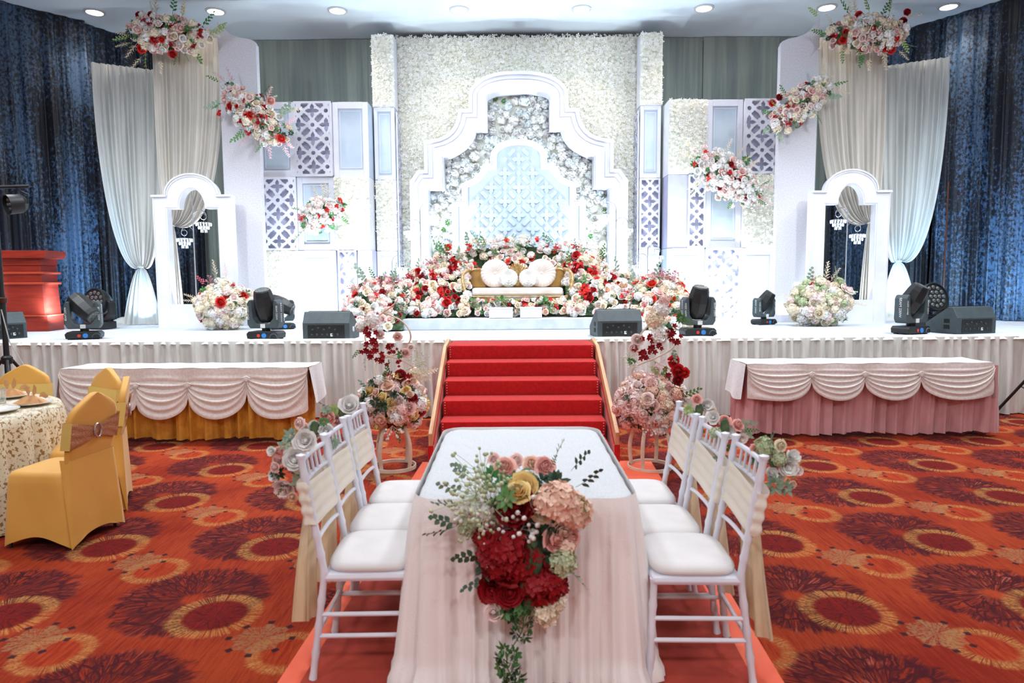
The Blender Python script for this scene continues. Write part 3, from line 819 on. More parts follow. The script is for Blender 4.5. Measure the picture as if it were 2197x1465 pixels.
for sd, XS, sp in (('l', LX, spec_l), ('r', RXs, spec_r)):
    for i in range(3):
        for j in range(3):
            k = sp[i][j]; xa, xb = XS[i], XS[i+1]; side = 'left' if sd == 'l' else 'right'
            off = {'l': ((0, .0, .02), (.02, .03, -.03), (0, 0, .04)), 'r': ((.02, 0, 0), (-.03, .03, .04), (.03, 0, -.02))}[sd][i][j]
            if k: box_unit(k, (xa+xb)/2, LY + off, zr[j], xb-xa, BWH, .46, '%s, %s row, %s of the %s box wall' % (kn[k], row_n[j], side_w[sd][i], side), seed=i*7+j+(50 if sd == 'r' else 0))
# the two split cells: narrow lattice beside a plain box
xa, xb = LX[2], LX[3]
box_unit('lattice', xa + .02 + .17, LY, zr[0], .32, BWH, .46, 'narrow white lattice box at the foot of the left wall beside the flower bank')
box_unit('flat', xa + .36 + .13, LY + .02, zr[0], .25, BWH, .44, 'narrow plain grey box right of the narrow lattice, foot of the left wall')
xa, xb = RXs[0], RXs[1]
box_unit('flat', xa + .175, LY + .02, zr[1], .34, BWH, .44, 'plain lavender box in the middle row, inner edge of the right wall')
box_unit('lattice', xb - .155, LY, zr[1], .30, BWH, .46, 'narrow white lattice box in the middle row right of the lavender box')
# slim towers beside the flower wall
TY = 12.05
for side, xc, sp in (('left', (at(807, 460, TY).x + at(851, 460, TY).x)/2, ['frame', 'flower', 'frame', 'flower']), ('right', (at(1372, 460, TY).x + at(1415, 460, TY).x)/2, ['frame', 'lattice', 'frame', 'flower'])):
    for j in range(4):
        z0 = STG + j*BWH; ht = BWH if j < 3 else 1.20
        box_unit(sp[j], xc, TY - (.03 if j == 3 else 0), z0, .36 if j < 3 else .38, ht, .36, 'slim %s, %s of the %s tower beside the flower wall' % (kn[sp[j]], ['foot', 'second stage', 'third stage', 'crown'][j], side), seed=80+j+(10 if side == 'right' else 0))
# lattice side cheeks of the towers
for s, xc in ((-1, at(851, 460, TY).x + .03), (1, at(1372, 460, TY).x - .03)):
    t = thing('lattice_cheek', 'thin lattice strip set edge-on between the flower wall and the %s tower' % ('left' if s < 0 else 'right'), 'backdrop strip', (xc, 12.27, STG))
    me = lattice_curve(.42, 3.6, .018, .21, 0, 0, 'fretwork'); me.transform(Matrix.Rotation(PI/2, 4, 'Z')); inst('fretwork', me, t, (s*.0, 0, 1.8))

# ------------------------------------------------------------------ big flower wall with the arch
AX = .135
FY = 12.46
t = thing('flower_wall', 'tall wall of small white blossoms behind the white arch', 'flower wall', (AX, FY, STG + .004))
x0, x1 = at(850, 300, FY).x - AX, at(1372, 300, FY).x - AX
ztop = at(1112, 80, FY).z - STG
MB().box(((x0+x1)/2, .08, ztop/2), (x1-x0, .12, ztop)).build('backing', M['board_back'], t)
def arch_hole(x, z):
    return abs(x) < 1.45 and z < 2.1 + STG*0
me = blossoms_mesh('blossoms', [(x0, x1, .02, ztop + .02)], 0.0, .041, .034, 5, WB, hole=lambda x, z: abs(x) < 1.25 and z < 3.0)
cprop(inst('blossoms', me, t, (0, 0, 0)), kind='stuff')

def sub(P, n):
    L = [0]
    for a, b in zip(P, P[1:]): L.append(L[-1] + math.dist(a, b))
    return L
def half_contour(keys):
    """keys: list of segments; each segment a list of points sharing the same count in outer and inner"""
    return [p for k in keys for p in k]
def arc(cx, cz, rx, rz, a0, a1, n):
    return [(cx + rx*math.cos(math.radians(a0 + (a1-a0)*i/n)), cz + rz*math.sin(math.radians(a0 + (a1-a0)*i/n))) for i in range(n+1)]
K = 11.9/1465     # metres per photographed pixel on the arch's plane
def zz(py): return at(1112, py, 11.9).z
def PX_(o, y): return (o*K, zz(y))
outer = [PX_(230, 672), PX_(230, 388.5), PX_(212, 364), PX_(199, 364), PX_(199, 301)]
inner = [PX_(190, 672), PX_(190, 405), PX_(188, 405), PX_(157, 405), PX_(157, 340)]
o_c = [(199, 301), (188, 300), (170, 297), (154, 290), (142, 280), (133, 266), (128, 250), (125, 234)]
i_c = [(157, 340), (146, 336), (132, 330), (119, 322), (107, 312), (98, 301), (92, 290), (89, 279)]
outer += [PX_(*p) for p in o_c[1:]] + [PX_(104, 234), PX_(104, 208)]
inner += [PX_(*p) for p in i_c[1:]] + [PX_(65, 279), PX_(65, 213)]
na = 8
for i in range(1, na+1):
    a = PI/2*i/na
    outer.append(PX_(104*math.cos(a)**.8 if i < na else 0, 208 - 54*math.sin(a)))
    inner.append(PX_(65*math.cos(a)**.75 if i < na else 0, 213 - 17*math.sin(a)))
def mirror_full(h): return [(-x, z) for x, z in h] + [(x, z) for x, z in reversed(h[:-1])]
OUT, INN = mirror_full(outer), mirror_full(inner)
def loft_frame(OUT, INN, prof, dback):
    """moulded frame between two matching outlines; prof = (t across, depth towards the viewer)"""
    mb = MB(); rows = []
    prof = [(0, -dback)] + prof + [(1, -dback)]
    for tt, d in prof:
        rows.append([(o[0] + (i[0]-o[0])*tt, -d, o[1] + (i[1]-o[1])*tt) for o, i in zip(OUT, INN)])
    mb.grid(rows)
    n = len(OUT)
    mb.grid([rows[-1], rows[0]])
    k = len(rows)      # bottom ends
    mb.F.append(tuple(j*n for j in range(k))); mb.M.append(0); mb.F.append(tuple(j*n + n - 1 for j in reversed(range(k)))); mb.M.append(0)
    return mb
t = thing('arch_surround', 'large moulded white arch standing in front of the flower wall', 'arch', (AX, 11.86, 0))
OUT2 = [(x, max(z, STG + .01)) for x, z in OUT]; INN2 = [(x, max(z, STG + .01)) for x, z in INN]
OUT2[0] = (OUT2[0][0], STG + .005); OUT2[-1] = (OUT2[-1][0], STG + .005); INN2[0] = (INN2[0][0], STG + .005); INN2[-1] = (INN2[-1][0], STG + .005)
loft_frame(OUT2, INN2, [(0, 0), (.03, .05), (.20, .05), (.22, .01), (.34, .01), (.37, .075), (.44, .075), (.46, .05), (.49, .05), (.53, .10), (.93, .10), (.96, .07), (1, .07)], .42).build('moulded_frame', M['white_paint'], t, True, angle=.45)
# backing inside the arch and its big white blooms
bk = [(x*1.02, z) for x, z in INN2]
MB().prism(bk, .34, .40, 'y').build('back_panel', M['board_back'], t)
# quilted light box
QY = 12.02
def zq(py): return at(1112, py, QY).z
KQ = QY/1465
def PQ(o, y): return (o*KQ, zq(y))
qh = [PQ(128, 640), PQ(128, 443), PQ(107, 443), PQ(107, 402)] + [PQ(*p) for p in ((96, 398), (85, 391), (75, 381), (68, 372), (63, 364))] + [PQ(46, 364), PQ(46, 337)]
for i in range(1, 7):
    a = PI/2*i/6; qh.append(PQ(46*math.cos(a)**.85 if i < 6 else 0, 337 - 25*math.sin(a)))
QC = mirror_full(qh)
def offset(P, d):
    out = []
    for i, p in enumerate(P):
        a = P[max(0, i-1)]; b = P[min(len(P)-1, i+1)]
        n1 = Vector((p[0]-a[0], p[1]-a[1])); n2 = Vector((b[0]-p[0], b[1]-p[1]))
        if n1.length < 1e-6: n1 = n2
        if n2.length < 1e-6: n2 = n1
        n1.normalize(); n2.normalize()
        m1 = Vector((-n1.y, n1.x)); m2 = Vector((-n2.y, n2.x)); mm = (m1 + m2)
        if mm.length < .2: mm = m1
        mm.normalize(); k = 1/max(.6, mm.dot(m1))
        out.append((p[0] + mm.x*d*k, p[1] + mm.y*d*k))
    return out
t = thing('quilted_panel', 'stepped pale blue quilted panel edged in glowing white light inside the arch', 'light panel', (AX, QY, 0))
MB().prism(QC, 0, .05, 'y').build('padded_board', M['panel_blue'], t)
QO = offset(QC, .085)
loft_frame(QO, QC, [(0, 0), (.1, .03), (.9, .03), (1, .02)], .06).build('white_edge', M['board_white'], t)
mb = MB(); QM = offset(QC, .105)
mb.tube([(x, .05, z) for x, z in QM], .012, 5, cap=True); mb.build('led_strip', M['led'], t)
mb = MB(); QM = offset(QC, .012)
mb.tube([(x, -.025, z) for x, z in QM], .006, 5, cap=True); mb.build('led_line', M['led'], t)
# relief: raised quatrefoils, discs and cells
def inside(P, x, z):
    c = False; n = len(P)
    for i in range(n):
        a, b = P[i], P[i-1]
        if (a[1] > z) != (b[1] > z) and x < (b[0]-a[0])*(z-a[1])/(b[1]-a[1]) + a[0]: c = not c
    return c
def pad(poly, h=.034, inset=.80):
    n = len(poly); cx = sum(p[0] for p in poly)/n; cz = sum(p[1] for p in poly)/n
    V = [(x-cx, 0, z-cz) for x, z in poly] + [((x-cx)*.93, -h*.7, (z-cz)*.93) for x, z in poly] + [((x-cx)*inset, -h, (z-cz)*inset) for x, z in poly]
    F = [(i, (i+1) % n, (i+1) % n + n, i+n) for i in range(n)] + [(i+n, (i+1) % n + n, (i+1) % n + 2*n, i+2*n) for i in range(n)] + [tuple(range(2*n, 3*n))]
    mb = MB().add(V, F); return mb, cx, cz
pq = .238
def qpoly():
    P = []
    for k in range(4):
        a = k*PI/2
        for (u, v) in ((.13, -.13), (.24, -.17), (.36, -.15), (.54, 0), (.36, .15), (.24, .17)): P.append((pq*(u*math.cos(a) - v*math.sin(a)), pq*(u*math.sin(a) + v*math.cos(a))))
    return P
def hpoly(s):
    P = []
    for (u, v) in ((.33, .13), (.2, .16), (0, .14), (-.2, .16), (-.33, .13), (-.33, -.13), (-.2, -.16), (0, -.14), (.2, -.16), (.33, -.13)):
        c_, s_ = math.cos(s*PI/4), math.sin(s*PI/4); P.append((pq*(u*c_ - v*s_), pq*(u*s_ + v*c_)))
    return P
mq = pad(qpoly())[0].mesh('quatrefoil_pad', M['panel_blue'], True, .5)
md = pad([(.2*pq*math.cos(k*PI/6), .2*pq*math.sin(k*PI/6)) for k in range(12)])[0].mesh('disc_pad', M['panel_blue'], True, .5)
mh = [pad(hpoly(-1))[0].mesh('cell_pad', M['panel_blue'], True, .5), pad(hpoly(1))[0].mesh('cell_pad', M['panel_blue'], True, .5)]
zc = zq(342)
for i in range(-5, 6):
    for j in range(-11, 2):
        cx, cz = i*pq, zc + j*pq; q = (i + j) % 2 == 0
        ok = all(inside(QC, cx + a, cz + b) for a, b in ((.1, 0), (-.1, 0), (0, .1), (0, -.1)))
        if ok: inst('quatrefoil_pad' if q else 'disc_pad', mq if q else md, t, (cx, 0, cz))
        cx += pq/2; cz += pq/2
        if all(inside(QC, cx + a, cz + b) for a, b in ((.07, .07), (-.07, -.07), (.07, -.07), (-.07, .07))): inst('cell_pad', mh[0] if q else mh[1], t, (cx, 0, cz))
# big blooms between arch and light box
t = thing('arch_flowers', 'big white blooms filling the arch around the quilted panel', 'flowers', (AX, 12.18, 0))
RX.seed(5); cnt = 0; pts = []
QB = offset(QC, .10)
tries = 0
while cnt < 285 and tries < 20000:
    tries += 1
    x = RX.uniform(-1.6, 1.6); z = RX.uniform(zz(600), zz(197))
    if not inside(INN2, x, z) or inside(QB, x, z): continue
    if any((x-a)**2 + (z-b)**2 < .0125 for a, b in pts): continue
    pts.append((x, z)); cnt += 1
    r = RX.random()
    k = 'hyd_white' if r < .5 else ('hyd_ice' if r < .8 else ('rose_white' if r < .93 else 'tuft_green'))
    put(t, k, (x, RX.uniform(-.06, .03), z), (0, -1, 0), (.085 if k[0] == 'h' else .06)*RX.uniform(.85, 1.2), .5)

# ------------------------------------------------------------------ tall white boards and the mirror-less portals
BY = 10.95
for side, s, pts in (('left', -1, [(476, 690), (476, 45), (490, 62), (505, 74), (522, 80), (545, 84), (553, 88), (557, 96), (557, 690)]),
                     ('right', 1, [(1751, 690), (1752, 38), (1738, 58), (1722, 72), (1705, 79), (1685, 83), (1674, 88), (1670, 98), (1670, 690)])):
    X = at(pts[0][0], 300, BY).x
    P = []
    for px, py in pts:
        q = at(px, py, BY); xx = at(px, 300, BY).x
        P.append((xx - X, (q.z if py < 600 else STG) - STG))
    t = thing('tall_board', 'tall off-white board with swooping top beside the %s mirror frame' % side, 'backdrop board', (X, BY, STG))
    MB().prism(P, 0, .12, 'y').build('board', M['linen'], t, bevel=.004)
    P2 = [(x, z - .05 if z > .1 else z) for x, z in P]
def portal(side, xl, label):
    t = thing('portal_frame', label, 'frame', (xl + .6, 10.55, STG))
    W, Hs = .6, 2.03
    def half(w, hs, ar, az, h0, na=8, jog=0):
        h = [(w, h0), (w, hs), (ar + .0, hs)]
        for i in range(1, na+1):
            a = PI/2*i/na; h.append((ar*math.cos(a) if i < na else 0, hs + az*math.sin(a)))
        return h
    out = mirror_full(half(W, Hs, .39, .29, 0)); inn = mirror_full(half(.385, Hs - .21, .195, .30, 0))
    loft_frame(out, inn, [(0, 0), (.05, .012), (.1, .012), (.12, 0), (.9, 0), (.93, -.012), (1, -.012)], .16).build('frame', M['board_white'], t, True, angle=.4)
    MB().box((0, .08, .18), (.77, .14, .36)).build('base_panel', M['board_white'], t)
    b = MB()
    for s in (-1, 1): b.box((s*.495, -.012, Hs - .02), (.23, .03, .03))
    b.build('cap_moulding', M['board_white'], t)
    MB().tube([(x, -.01, z) for x, z in [(.40*math.cos(PI*i/20), Hs + .005 + .30*math.sin(PI*i/20)) for i in range(21)]], .015, 5).build('arch_moulding', M['board_white'], t, True)
    return t
xlL = at(333, 560, 10.55).x; xlR = at(1738, 560, 10.55).x
portal('left', xlL, 'white arched portal frame at the left of the stage')
portal('right', xlR, 'white arched portal frame at the right of the stage')

# ------------------------------------------------------------------ tied white drapes
def bez(a, b, c, d, t): u = 1 - t; return a*(u**3) + b*(3*u*u*t) + c*(3*u*t*t) + d*(t**3)
def drape(name, label, T0, T1, G_, droopL, droopR, tail, m, npleat, seed, ztail=None, wide=.95, sagpow=2.0, bul=(0.0, 0.0)):
    t = thing(name, label, 'drape', (G_[0], G_[1], STG))
    O = Vector((G_[0], G_[1], STG)); T0, T1, Gv = Vector(T0), Vector(T1), Vector(G_)
    nu, nv = npleat*10, 34; rows = []
    for j in range(nv + 1):
        v = j/nv; row = []
        for i in range(nu + 1):
            u = i/nu; T = T0.lerp(T1, u); e = abs(2*u - 1)**sagpow; dr = (droopL if u < .5 else droopR)*e
            H = T.z - Gv.z
            P1 = T + Vector((0, 0, -H*.55)); bx = bul[0] if u < .5 else bul[1]
            P2 = Vector((Gv.x + (T.x - Gv.x)*(.75 + .2*e) + bx*e, Gv.y, Gv.z - dr*1.6))
            p = bez(T, P1, P2, Gv + Vector(((u-.5)*.07, 0, 0)), v)
            wdt = 1 - .75*v**3
            d = (.045 if v > .05 else .03)*wdt*pleat(u*npleat, 1.0, seed, .8) + .05*math.sin(PI*v)*(-1)
            row.append(tuple(Vector((p.x, p.y + d, p.z)) - O))
        rows.append(row)
    mb = MB().grid(rows); mb.build('gathered_cloth', m, t, True, angle=3)
    tx0, tx1, tz = tail; rows = []
    for j in range(17):
        v = j/16; row = []
        for i in range(61):
            u = i/60; k = v**.6
            x = Gv.x + (u-.5)*.07 + ((tx0 + (tx1-tx0)*u) - Gv.x)*k
            row.append(tuple(Vector((x, Gv.y + (.006 + .03*k)*pleat(u*6, 1.0, seed+2, .7), Gv.z + (tz - Gv.z)*v)) - O))
        rows.append(row)
    MB().grid(rows).build('tail', m, t, True, angle=3)
    MB().tube([(.05*math.cos(2*PI*i/12), .05*math.sin(2*PI*i/12), Gv.z - STG) for i in range(12)], .014, 6, closed=True).build('tie', m, t, True)
    return t
DY = 11.25
def dr(name, label, tl, tr, g, Y, dl, drr, tx, m, npl, sd, **k):
    a, b, c = at(*tl, Y), at(*tr, Y), at(*g, Y)
    drape(name, label, a, b, c, dl, drr, (at(tx[0], 680, Y).x, at(tx[1], 680, Y).x, STG + .01), m, npl, sd, **k)
dr('white_drape', 'pale grey-white drape tied low, left of the left portal frame', (193, 133), (345, 152), (303, 573), 11.35, .17, .17, (268, 342), M['drape_white'], 11, 1.1, bul=(.25, -.1))
dr('ivory_drape', 'ivory drape falling from the top flowers and tied inside the left portal frame', (325, 100), (477, 80), (368, 484), 11.05, .03, .20, (360, 392), M['drape_ivory'], 12, 2.2, bul=(0, -.18))
dr('white_drape', 'pale grey-white drape tied low, right of the right portal frame', (1890, 143), (2036, 122), (1927, 560), 11.35, .17, .17, (1888, 1966), M['drape_white'], 11, 3.1, bul=(.1, -.2))
dr('ivory_drape', 'ivory drape falling from the top flowers and tied inside the right portal frame', (1752, 80), (1904, 90), (1868, 478), 11.05, .20, .03, (1846, 1876), M['drape_ivory'], 12, 4.2, bul=(.18, 0))
# puddles of cloth on the stage
for i, (px, py, sx, lb) in enumerate(((268, 693, .26, 'heap of grey cloth on the stage at the foot of the leftmost drape'), (325, 695, .22, 'small heap of white cloth beside the left portal foot'), (1905, 688, .24, 'heap of white cloth behind the right portal foot'))):
    g = gnd(px, py, STG); rr = random.Random(i); rows = []
    for j in range(9):
        r = j/8; rows.append([(g.x + sx*r*math.cos(a)*(1 + .12*math.sin(3*a + i)), g.y + .14*r*math.sin(a), STG + .003 + (.075*(1-r*r))*(1 + .45*math.sin(7*a + 5*r + i))) for a in [2*PI*q/36 for q in range(36)]])
    mb = MB().grid(rows, 0, True); o = mb.build('cloth_heap', M['drape_white'], None, True, angle=3); cprop(o, lb, 'cloth')

# ------------------------------------------------------------------ crystal lamp stands
def crystal_lamp(parent, c, r=.075):
    b = thing  # noqa
    mb = MB()
    for k, (rr, z, h, n) in enumerate(((r, 0, .05, 16), (r*.7, -.055, .045, 12), (r*.4, -.105, .045, 8))):
        for q in range(n):
            a = 2*PI*q/n; x, y = rr*math.cos(a), rr*math.sin(a)
            mb.add([(x-.008, y, z), (x+.008, y, z), (x+.009, y, z-h*.8), (x, y, z-h), (x-.009, y, z-h*.8), (x, y-.008, z-h*.4), (x, y+.008, z-h*.4)], [(0, 1, 5), (1, 2, 5), (2, 3, 5), (3, 4, 5), (4, 0, 5), (1, 0, 6), (2, 1, 6), (3, 2, 6), (4, 3, 6), (0, 4, 6)])
    o = mb.build('crystal_pendant', M['crystal'], parent, loc=c)
    m2 = MB()
    for k, (rr, z) in enumerate(((r, .004), (r*.7, -.05), (r*.4, -.1))): m2.tube([(rr*math.cos(2*PI*q/20), rr*math.sin(2*PI*q/20), z) for q in range(20)], .004, 4, closed=True)
    m2.tube([(0, 0, .0), (0, 0, .05)], .003, 4)
    m2.build('pendant_ring', M['silver'], o)
def crook_pts(x0, z0, s, w, h, n=14):
    P = [(x0, 0, z0)]
    for i in range(n + 1):
        a = PI - PI*i/n*1.0; P.append((x0 + s*(w/2 + w/2*math.cos(a)), 0, z0 + h*math.sin(a)*.9 + h*.2))
    return P
def lamp_stand(label, px, py0, Y, z1, arms, group=None, base_z=STG):
    x = at(px, py0, Y).x
    t = thing('lamp_stand', label, 'lamp stand', (x, Y, base_z), 0, group)
    MB().tube([(0, 0, .01), (0, 0, z1 - base_z)], .009, 8).build('pole', M['silver'], t, True)
    MB().lathe([(.11, 0), (.11, .01), (.02, .03), (.012, .08)], 20).build('foot', M['silver'], t, True)
    for s, w_, z_, rr in arms:
        z_ -= base_z
        MB().tube(crook_pts(0, z_, s, w_, w_*.55), .006, 6).build('crook_arm', M['silver'], t, True)
        ring = [(s*w_ - s*.045 + .045*math.cos(a), 0, z_ + .02 + .045*math.sin(a)) for a in [2*PI*q/16 for q in range(16)]]
        MB().tube(ring, .005, 5, closed=True).build('scroll_ring', M['silver'], t, True)
        crystal_lamp(t, (s*(w_ - .045), 0, z_ - .075), rr)
LPY = 10.8
lamp_stand('crystal lamp stand inside the left portal frame, higher lamp on its right', 418, 560, LPY, at(418, 395, LPY).z, ((1, .21, at(440, 468, LPY).z, .11), (-1, .19, at(398, 502, LPY).z, .11)))
lamp_stand('crystal lamp stand inside the right portal frame, higher lamp on its left', 1815, 560, LPY, at(1815, 455, LPY).z, ((-1, .19, at(1795, 462, LPY).z, .11), (1, .21, at(1838, 493, LPY).z, .11)))
LQ = 11.45
lamp_stand('tall crystal lamp stand in front of the arch, left foot', 903, 560, LQ, at(903, 450, LQ).z, ((1, .24, at(925, 455, LQ).z, .12), (-1, .2, at(885, 487, LQ).z, .12)))
lamp_stand('tall crystal lamp stand in front of the arch, right foot', 1321, 560, LQ, at(1321, 450, LQ).z, ((-1, .24, at(1300, 452, LQ).z, .12), (1, .2, at(1343, 482, LQ).z, .12)))
lamp_stand('short crystal lamp stand left of the arch behind the flower bank', 842, 600, LQ, at(842, 560, LQ).z, ((1, .22, at(862, 565, LQ).z, .10),))
lamp_stand('short crystal lamp stand right of the arch behind the flower bank', 1389, 600, LQ, at(1389, 530, LQ).z, ((1, .2, at(1405, 540, LQ).z, .10), (-1, .2, at(1372, 560, LQ).z, .10)))

# ------------------------------------------------------------------ couch on the dais
PZ = STG + .158
CXx, CYy = .088, 10.45
t = thing('settee', 'gilt carved settee with cream seat on the dais amid the flowers', 'couch', (CXx, CYy, PZ))
MB().box((0, 0, .37), (1.36, .5, .12)).build('seat_cushion', M['cream_satin'], t, bevel=.035)
rail = MB(); rail.grid([[(-.72 + 1.44*i/20, -.27 + yy, z - .03*math.sin(PI*i/20)) for i in range(21)] for yy, z in ((0, .30), (-.015, .285), (-.015, .255), (.005, .225), (.03, .225), (.03, .30), (0, .30))])
rail.tube([(-.72, -.285, .30), (.72, -.285, .30)], .012, 6)
rail.build('front_rail', M['gold'], t, True)
MB().box((0, -.296, .25), (.42, .012, .03)).build('rail_carving', M['gold'], t, bevel=.006)
for s in (-1, 1):
    pts = [(s*.68, -.27, .25), (s*.74, -.27, .30), (s*.79, -.26, .40), (s*.82, -.24, .52), (s*.82, -.2, .62), (s*.78, -.14, .68), (s*.74, -.02, .70), (s*.70, .16, .71)]
    MB().tube(pts, [.022, .026, .026, .024, .022, .024, .022, .018], 8).build('arm_frame', M['gold'], t, True)
    P = [(-.12, 0), (.1, 0), (.14, .12), (.13, .24), (.1, .27), (-.08, .275), (-.13, .25), (-.15, .1)]
    P = [(s*(.60 + u*1.0), .43 + v) for u, v in P]
    MB().prism(P, .08, .16, 'y').build('arm_pad', M['gold_velvet'], t, True, bevel=.03, angle=1.2)
    MB().tube([(s*(.60 + u), .07, .43 + v) for u, v in ((-.14, .23), (-.06, .285), (.06, .285), (.13, .25), (.16, .1))], .014, 6).build('arm_carving', M['gold'], t, True)
    MB().tube([(s*.66, -.26, .24), (s*.72, -.29, .16), (s*.70, -.28, .07), (s*.76, -.31, .0)], [.035, .03, .018, .022], 8).build('leg', M['gold'], t, True)
    MB().tube([(s*.66, .22, .24), (s*.70, .26, .12), (s*.72, .28, 0)], [.03, .022, .018], 8).build('leg', M['gold'], t, True)
back = MB(); back.prism([(-.66, .40), (.66, .40), (.64, .58), (.42, .62), (.30, .73), (.12, .74), (0, .80), (-.12, .74), (-.30, .73), (-.42, .62), (-.64, .58)], .20, .25, 'y')
back.build('backrest', M['gold_velvet'], t, bevel=.01)
crest = MB()
for i in range(11):
    a = PI*(.08 + .84*i/10); crest.tube([(.03*math.cos(a), .165, .62), (.10*math.cos(a), .15, .66 + .07*math.sin(a)), (.16*math.cos(a), .165, .68 + .13*math.sin(a))], [.006, .016, .009], 5)
crest.tube([(-.5, .18, .62), (-.36, .17, .74), (-.26, .17, .73), (-.18, .17, .66), (-.06, .16, .58), (0, .16, .45)], .02, 6).tube([(.5, .18, .62), (.36, .17, .74), (.26, .17, .73), (.18, .17, .66), (.06, .16, .58), (0, .16, .45)], .02, 6)
crest.build('carved_crest', M['gold'], t, True)
def pleated_pillow(x, label):
    t = thing('round_cushion', label, 'cushion', (x, CYy + .02, PZ + .432 + .215), 0)
    rows = []
    for r, y in ((.012, -.028), (.05, -.035), (.10, -.06), (.16, -.07), (.205, -.05), (.222, 0), (.205, .05), (.1, .07), (.01, .06)):
        rows.append([((r + .004*math.cos(24*a)*(r > .03))*math.cos(a), y - (.006*math.cos(24*a) if y < 0 and r > .03 else 0), (r)*math.sin(a)) for a in [2*PI*q/96 for q in range(96)]])
    MB().grid(rows, 0, True).build('pleated_cover', M['cream_satin'], t, True, angle=3)
    MB().lathe([(0, -.02), (.018, -.012), (.02, 0), (0, .01)], 10).build('button', M['cream_satin'], t, True, loc=(0, -.035, 0), rot=(PI/2, 0, 0))
    t.rotation_euler = (-.18, 0, 0)
pleated_pillow(CXx - .34, 'round pleated cream cushion leaning on the settee, left one')
pleated_pillow(CXx + .37, 'round pleated cream cushion leaning on the settee, right one')
def rosette(x, label):
    t = thing('rosette_cushion', label, 'cushion', (x, CYy - .12, PZ + .432 + .14))
    mb = MB()
    for r, n, z, L in ((.02, 6, .07, .05), (.05, 10, .06, .05), (.08, 14, .045, .05), (.105, 18, .02, .045), (.12, 20, -.01, .035)):
        for k in range(n):
            a = 2*PI*k/n + r*30; mt = Matrix.Rotation(a, 4, 'Z') @ Matrix.Translation((0, r, z)) @ Matrix.Rotation(.75, 4, 'X')
            g = MB().grid(petal_grid(L, .026, .008)); mb.add(g.V, g.F, 0, mt)
    mb.lathe([(0, .06), (.09, .04), (.125, 0), (.09, -.05), (0, -.07)], 20)
    mb.build('ruffled_cover', PT['white'], t, True, angle=3, rot=(PI/2 - .15, 0, 0))
rosette(CXx - .13, 'small white ruffled cushion in front of the left round cushion')
rosette(CXx + .16, 'small white ruffled cushion in front of the right round cushion')
for px, wd, lb in ((1075, .34, 'white footstool box in front of the settee, left one'), (1139, .31, 'white footstool box in front of the settee, right one')):
    x = at(px, 680, 9.85).x
    t = thing('foot_box', lb, 'footstool', (x, 9.88, PZ))
    MB().box((0, 0, .07), (wd, .3, .13)).build('box_body', M['board_white'], t, bevel=.006)
    MB().box((0, 0, .142), (wd + .012, .312, .016)).build('lid', M['board_white'], t, bevel=.004)

# ------------------------------------------------------------------ flower bank round the settee
MIX = {'rose_cream': 14, 'rose_white': 12, 'rose_pink': 10, 'rose_blush': 12, 'hyd_cream': 14, 'hyd_white': 10, 'hyd_blush': 8, 'rose_red': 1, 'rose_dark': 1, 'blossom_red': 2, 'blossom_coral': 1, 'tuft_green': 7, 'tuft_dark': 4, 'breath_green': 5, 'rose_peach': 3}
TOPMIX = {'rose_cream': 6, 'hyd_white': 10, 'hyd_cream': 8, 'blossom_red': 5, 'rose_coral': 3, 'rose_blush': 10, 'hyd_blush': 6, 'tuft_green': 7, 'breath_green': 5, 'spray_sage': 4, 'blossom_coral': 6}
def bank(label, xs, ztop, yfront, yback, zbase, count, seed, mix, size, sprays, nsp, redclumps=()):
    """flower slope: xs outline in X, ztop(x) height, leaning from yfront at the base to yback on top"""
    RX.seed(seed)
    x0, x1 = xs; cx = (x0 + x1)/2
    t = thing('flower_bank', label, 'flowers', (cx, yfront, zbase))
    prof = [x0 + (x1-x0)*i/12 for i in range(13)]
    rows = []
    for f, yy in ((0, yfront + .12), (.5, yfront + .12 + (yback-yfront)*.5), (.93, yback)):
        rows.append([(x - cx, yy - yfront, max(.02, (ztop(x)-zbase)*f*.92)) for x in prof])
    rows.append([(x - cx, yback + .1 - yfront, .01) for x in prof]); rows.append([(x - cx, yfront + .13 - yfront, .01) for x in prof])
    MB().grid(rows).build('moss_base', M['moss'], t)
    cnt = 0; k = 0
    while cnt < count and k < 5000:
        k += 1; x = RX.uniform(x0, x1); H = ztop(x) - zbase
        f = RX.random(); f = f**.85
        if RX.random() > H/(max(ztop(q) for q in prof) - zbase): continue
        y = yfront + (yback - yfront)*f**1.1 + RX.uniform(-.06, .04); z = zbase + .05 + (H - .03)*f
        key = pick(mix)
        for (rx, rz, rr) in redclumps:
            if (x-rx)**2 + (z-rz)**2 < rr*rr and RX.random() < .7: key = RX.choice(('rose_dark', 'rose_red', 'blossom_red'))
        put(t, key, (x - cx, y - yfront, z - zbase), (RX.uniform(-.2, .2) + .2*(x-cx), -1, .25 + .9*f), size*RX.uniform(.7, 1.3), .3); cnt += 1
    for q in range(nsp):
        x = RX.uniform(x0, x1); H = ztop(x) - zbase
        put(t, pick(sprays), (x - cx, yback - yfront - RX.uniform(0, .2), H*RX.uniform(.8, .98)), (RX.uniform(-.5, .5), -.4, 1), .13*RX.uniform(.7, 1.3), .3)
    return t
def zt(pts):
    def f(x):
        for (a, za), (b, zb) in zip(pts, pts[1:]):
            if x <= b: return za + (zb-za)*max(0, min(1, (x-a)/(b-a)))
        return pts[-1][1]
    return f
def sil(Y, *pp):
    out = []
    for px, py in pp: q = at(px, py, Y); out.append((q.x, q.z))
    return out
SPM = {'spray_sage': 3, 'spray_green': 3, 'blossom_red': 4, 'plume_cream': 2, 'berry_rust': 2, 'breath': 1}
s = sil(10.6, (866, 590), (895, 578), (930, 552), (960, 548), (1006, 575))
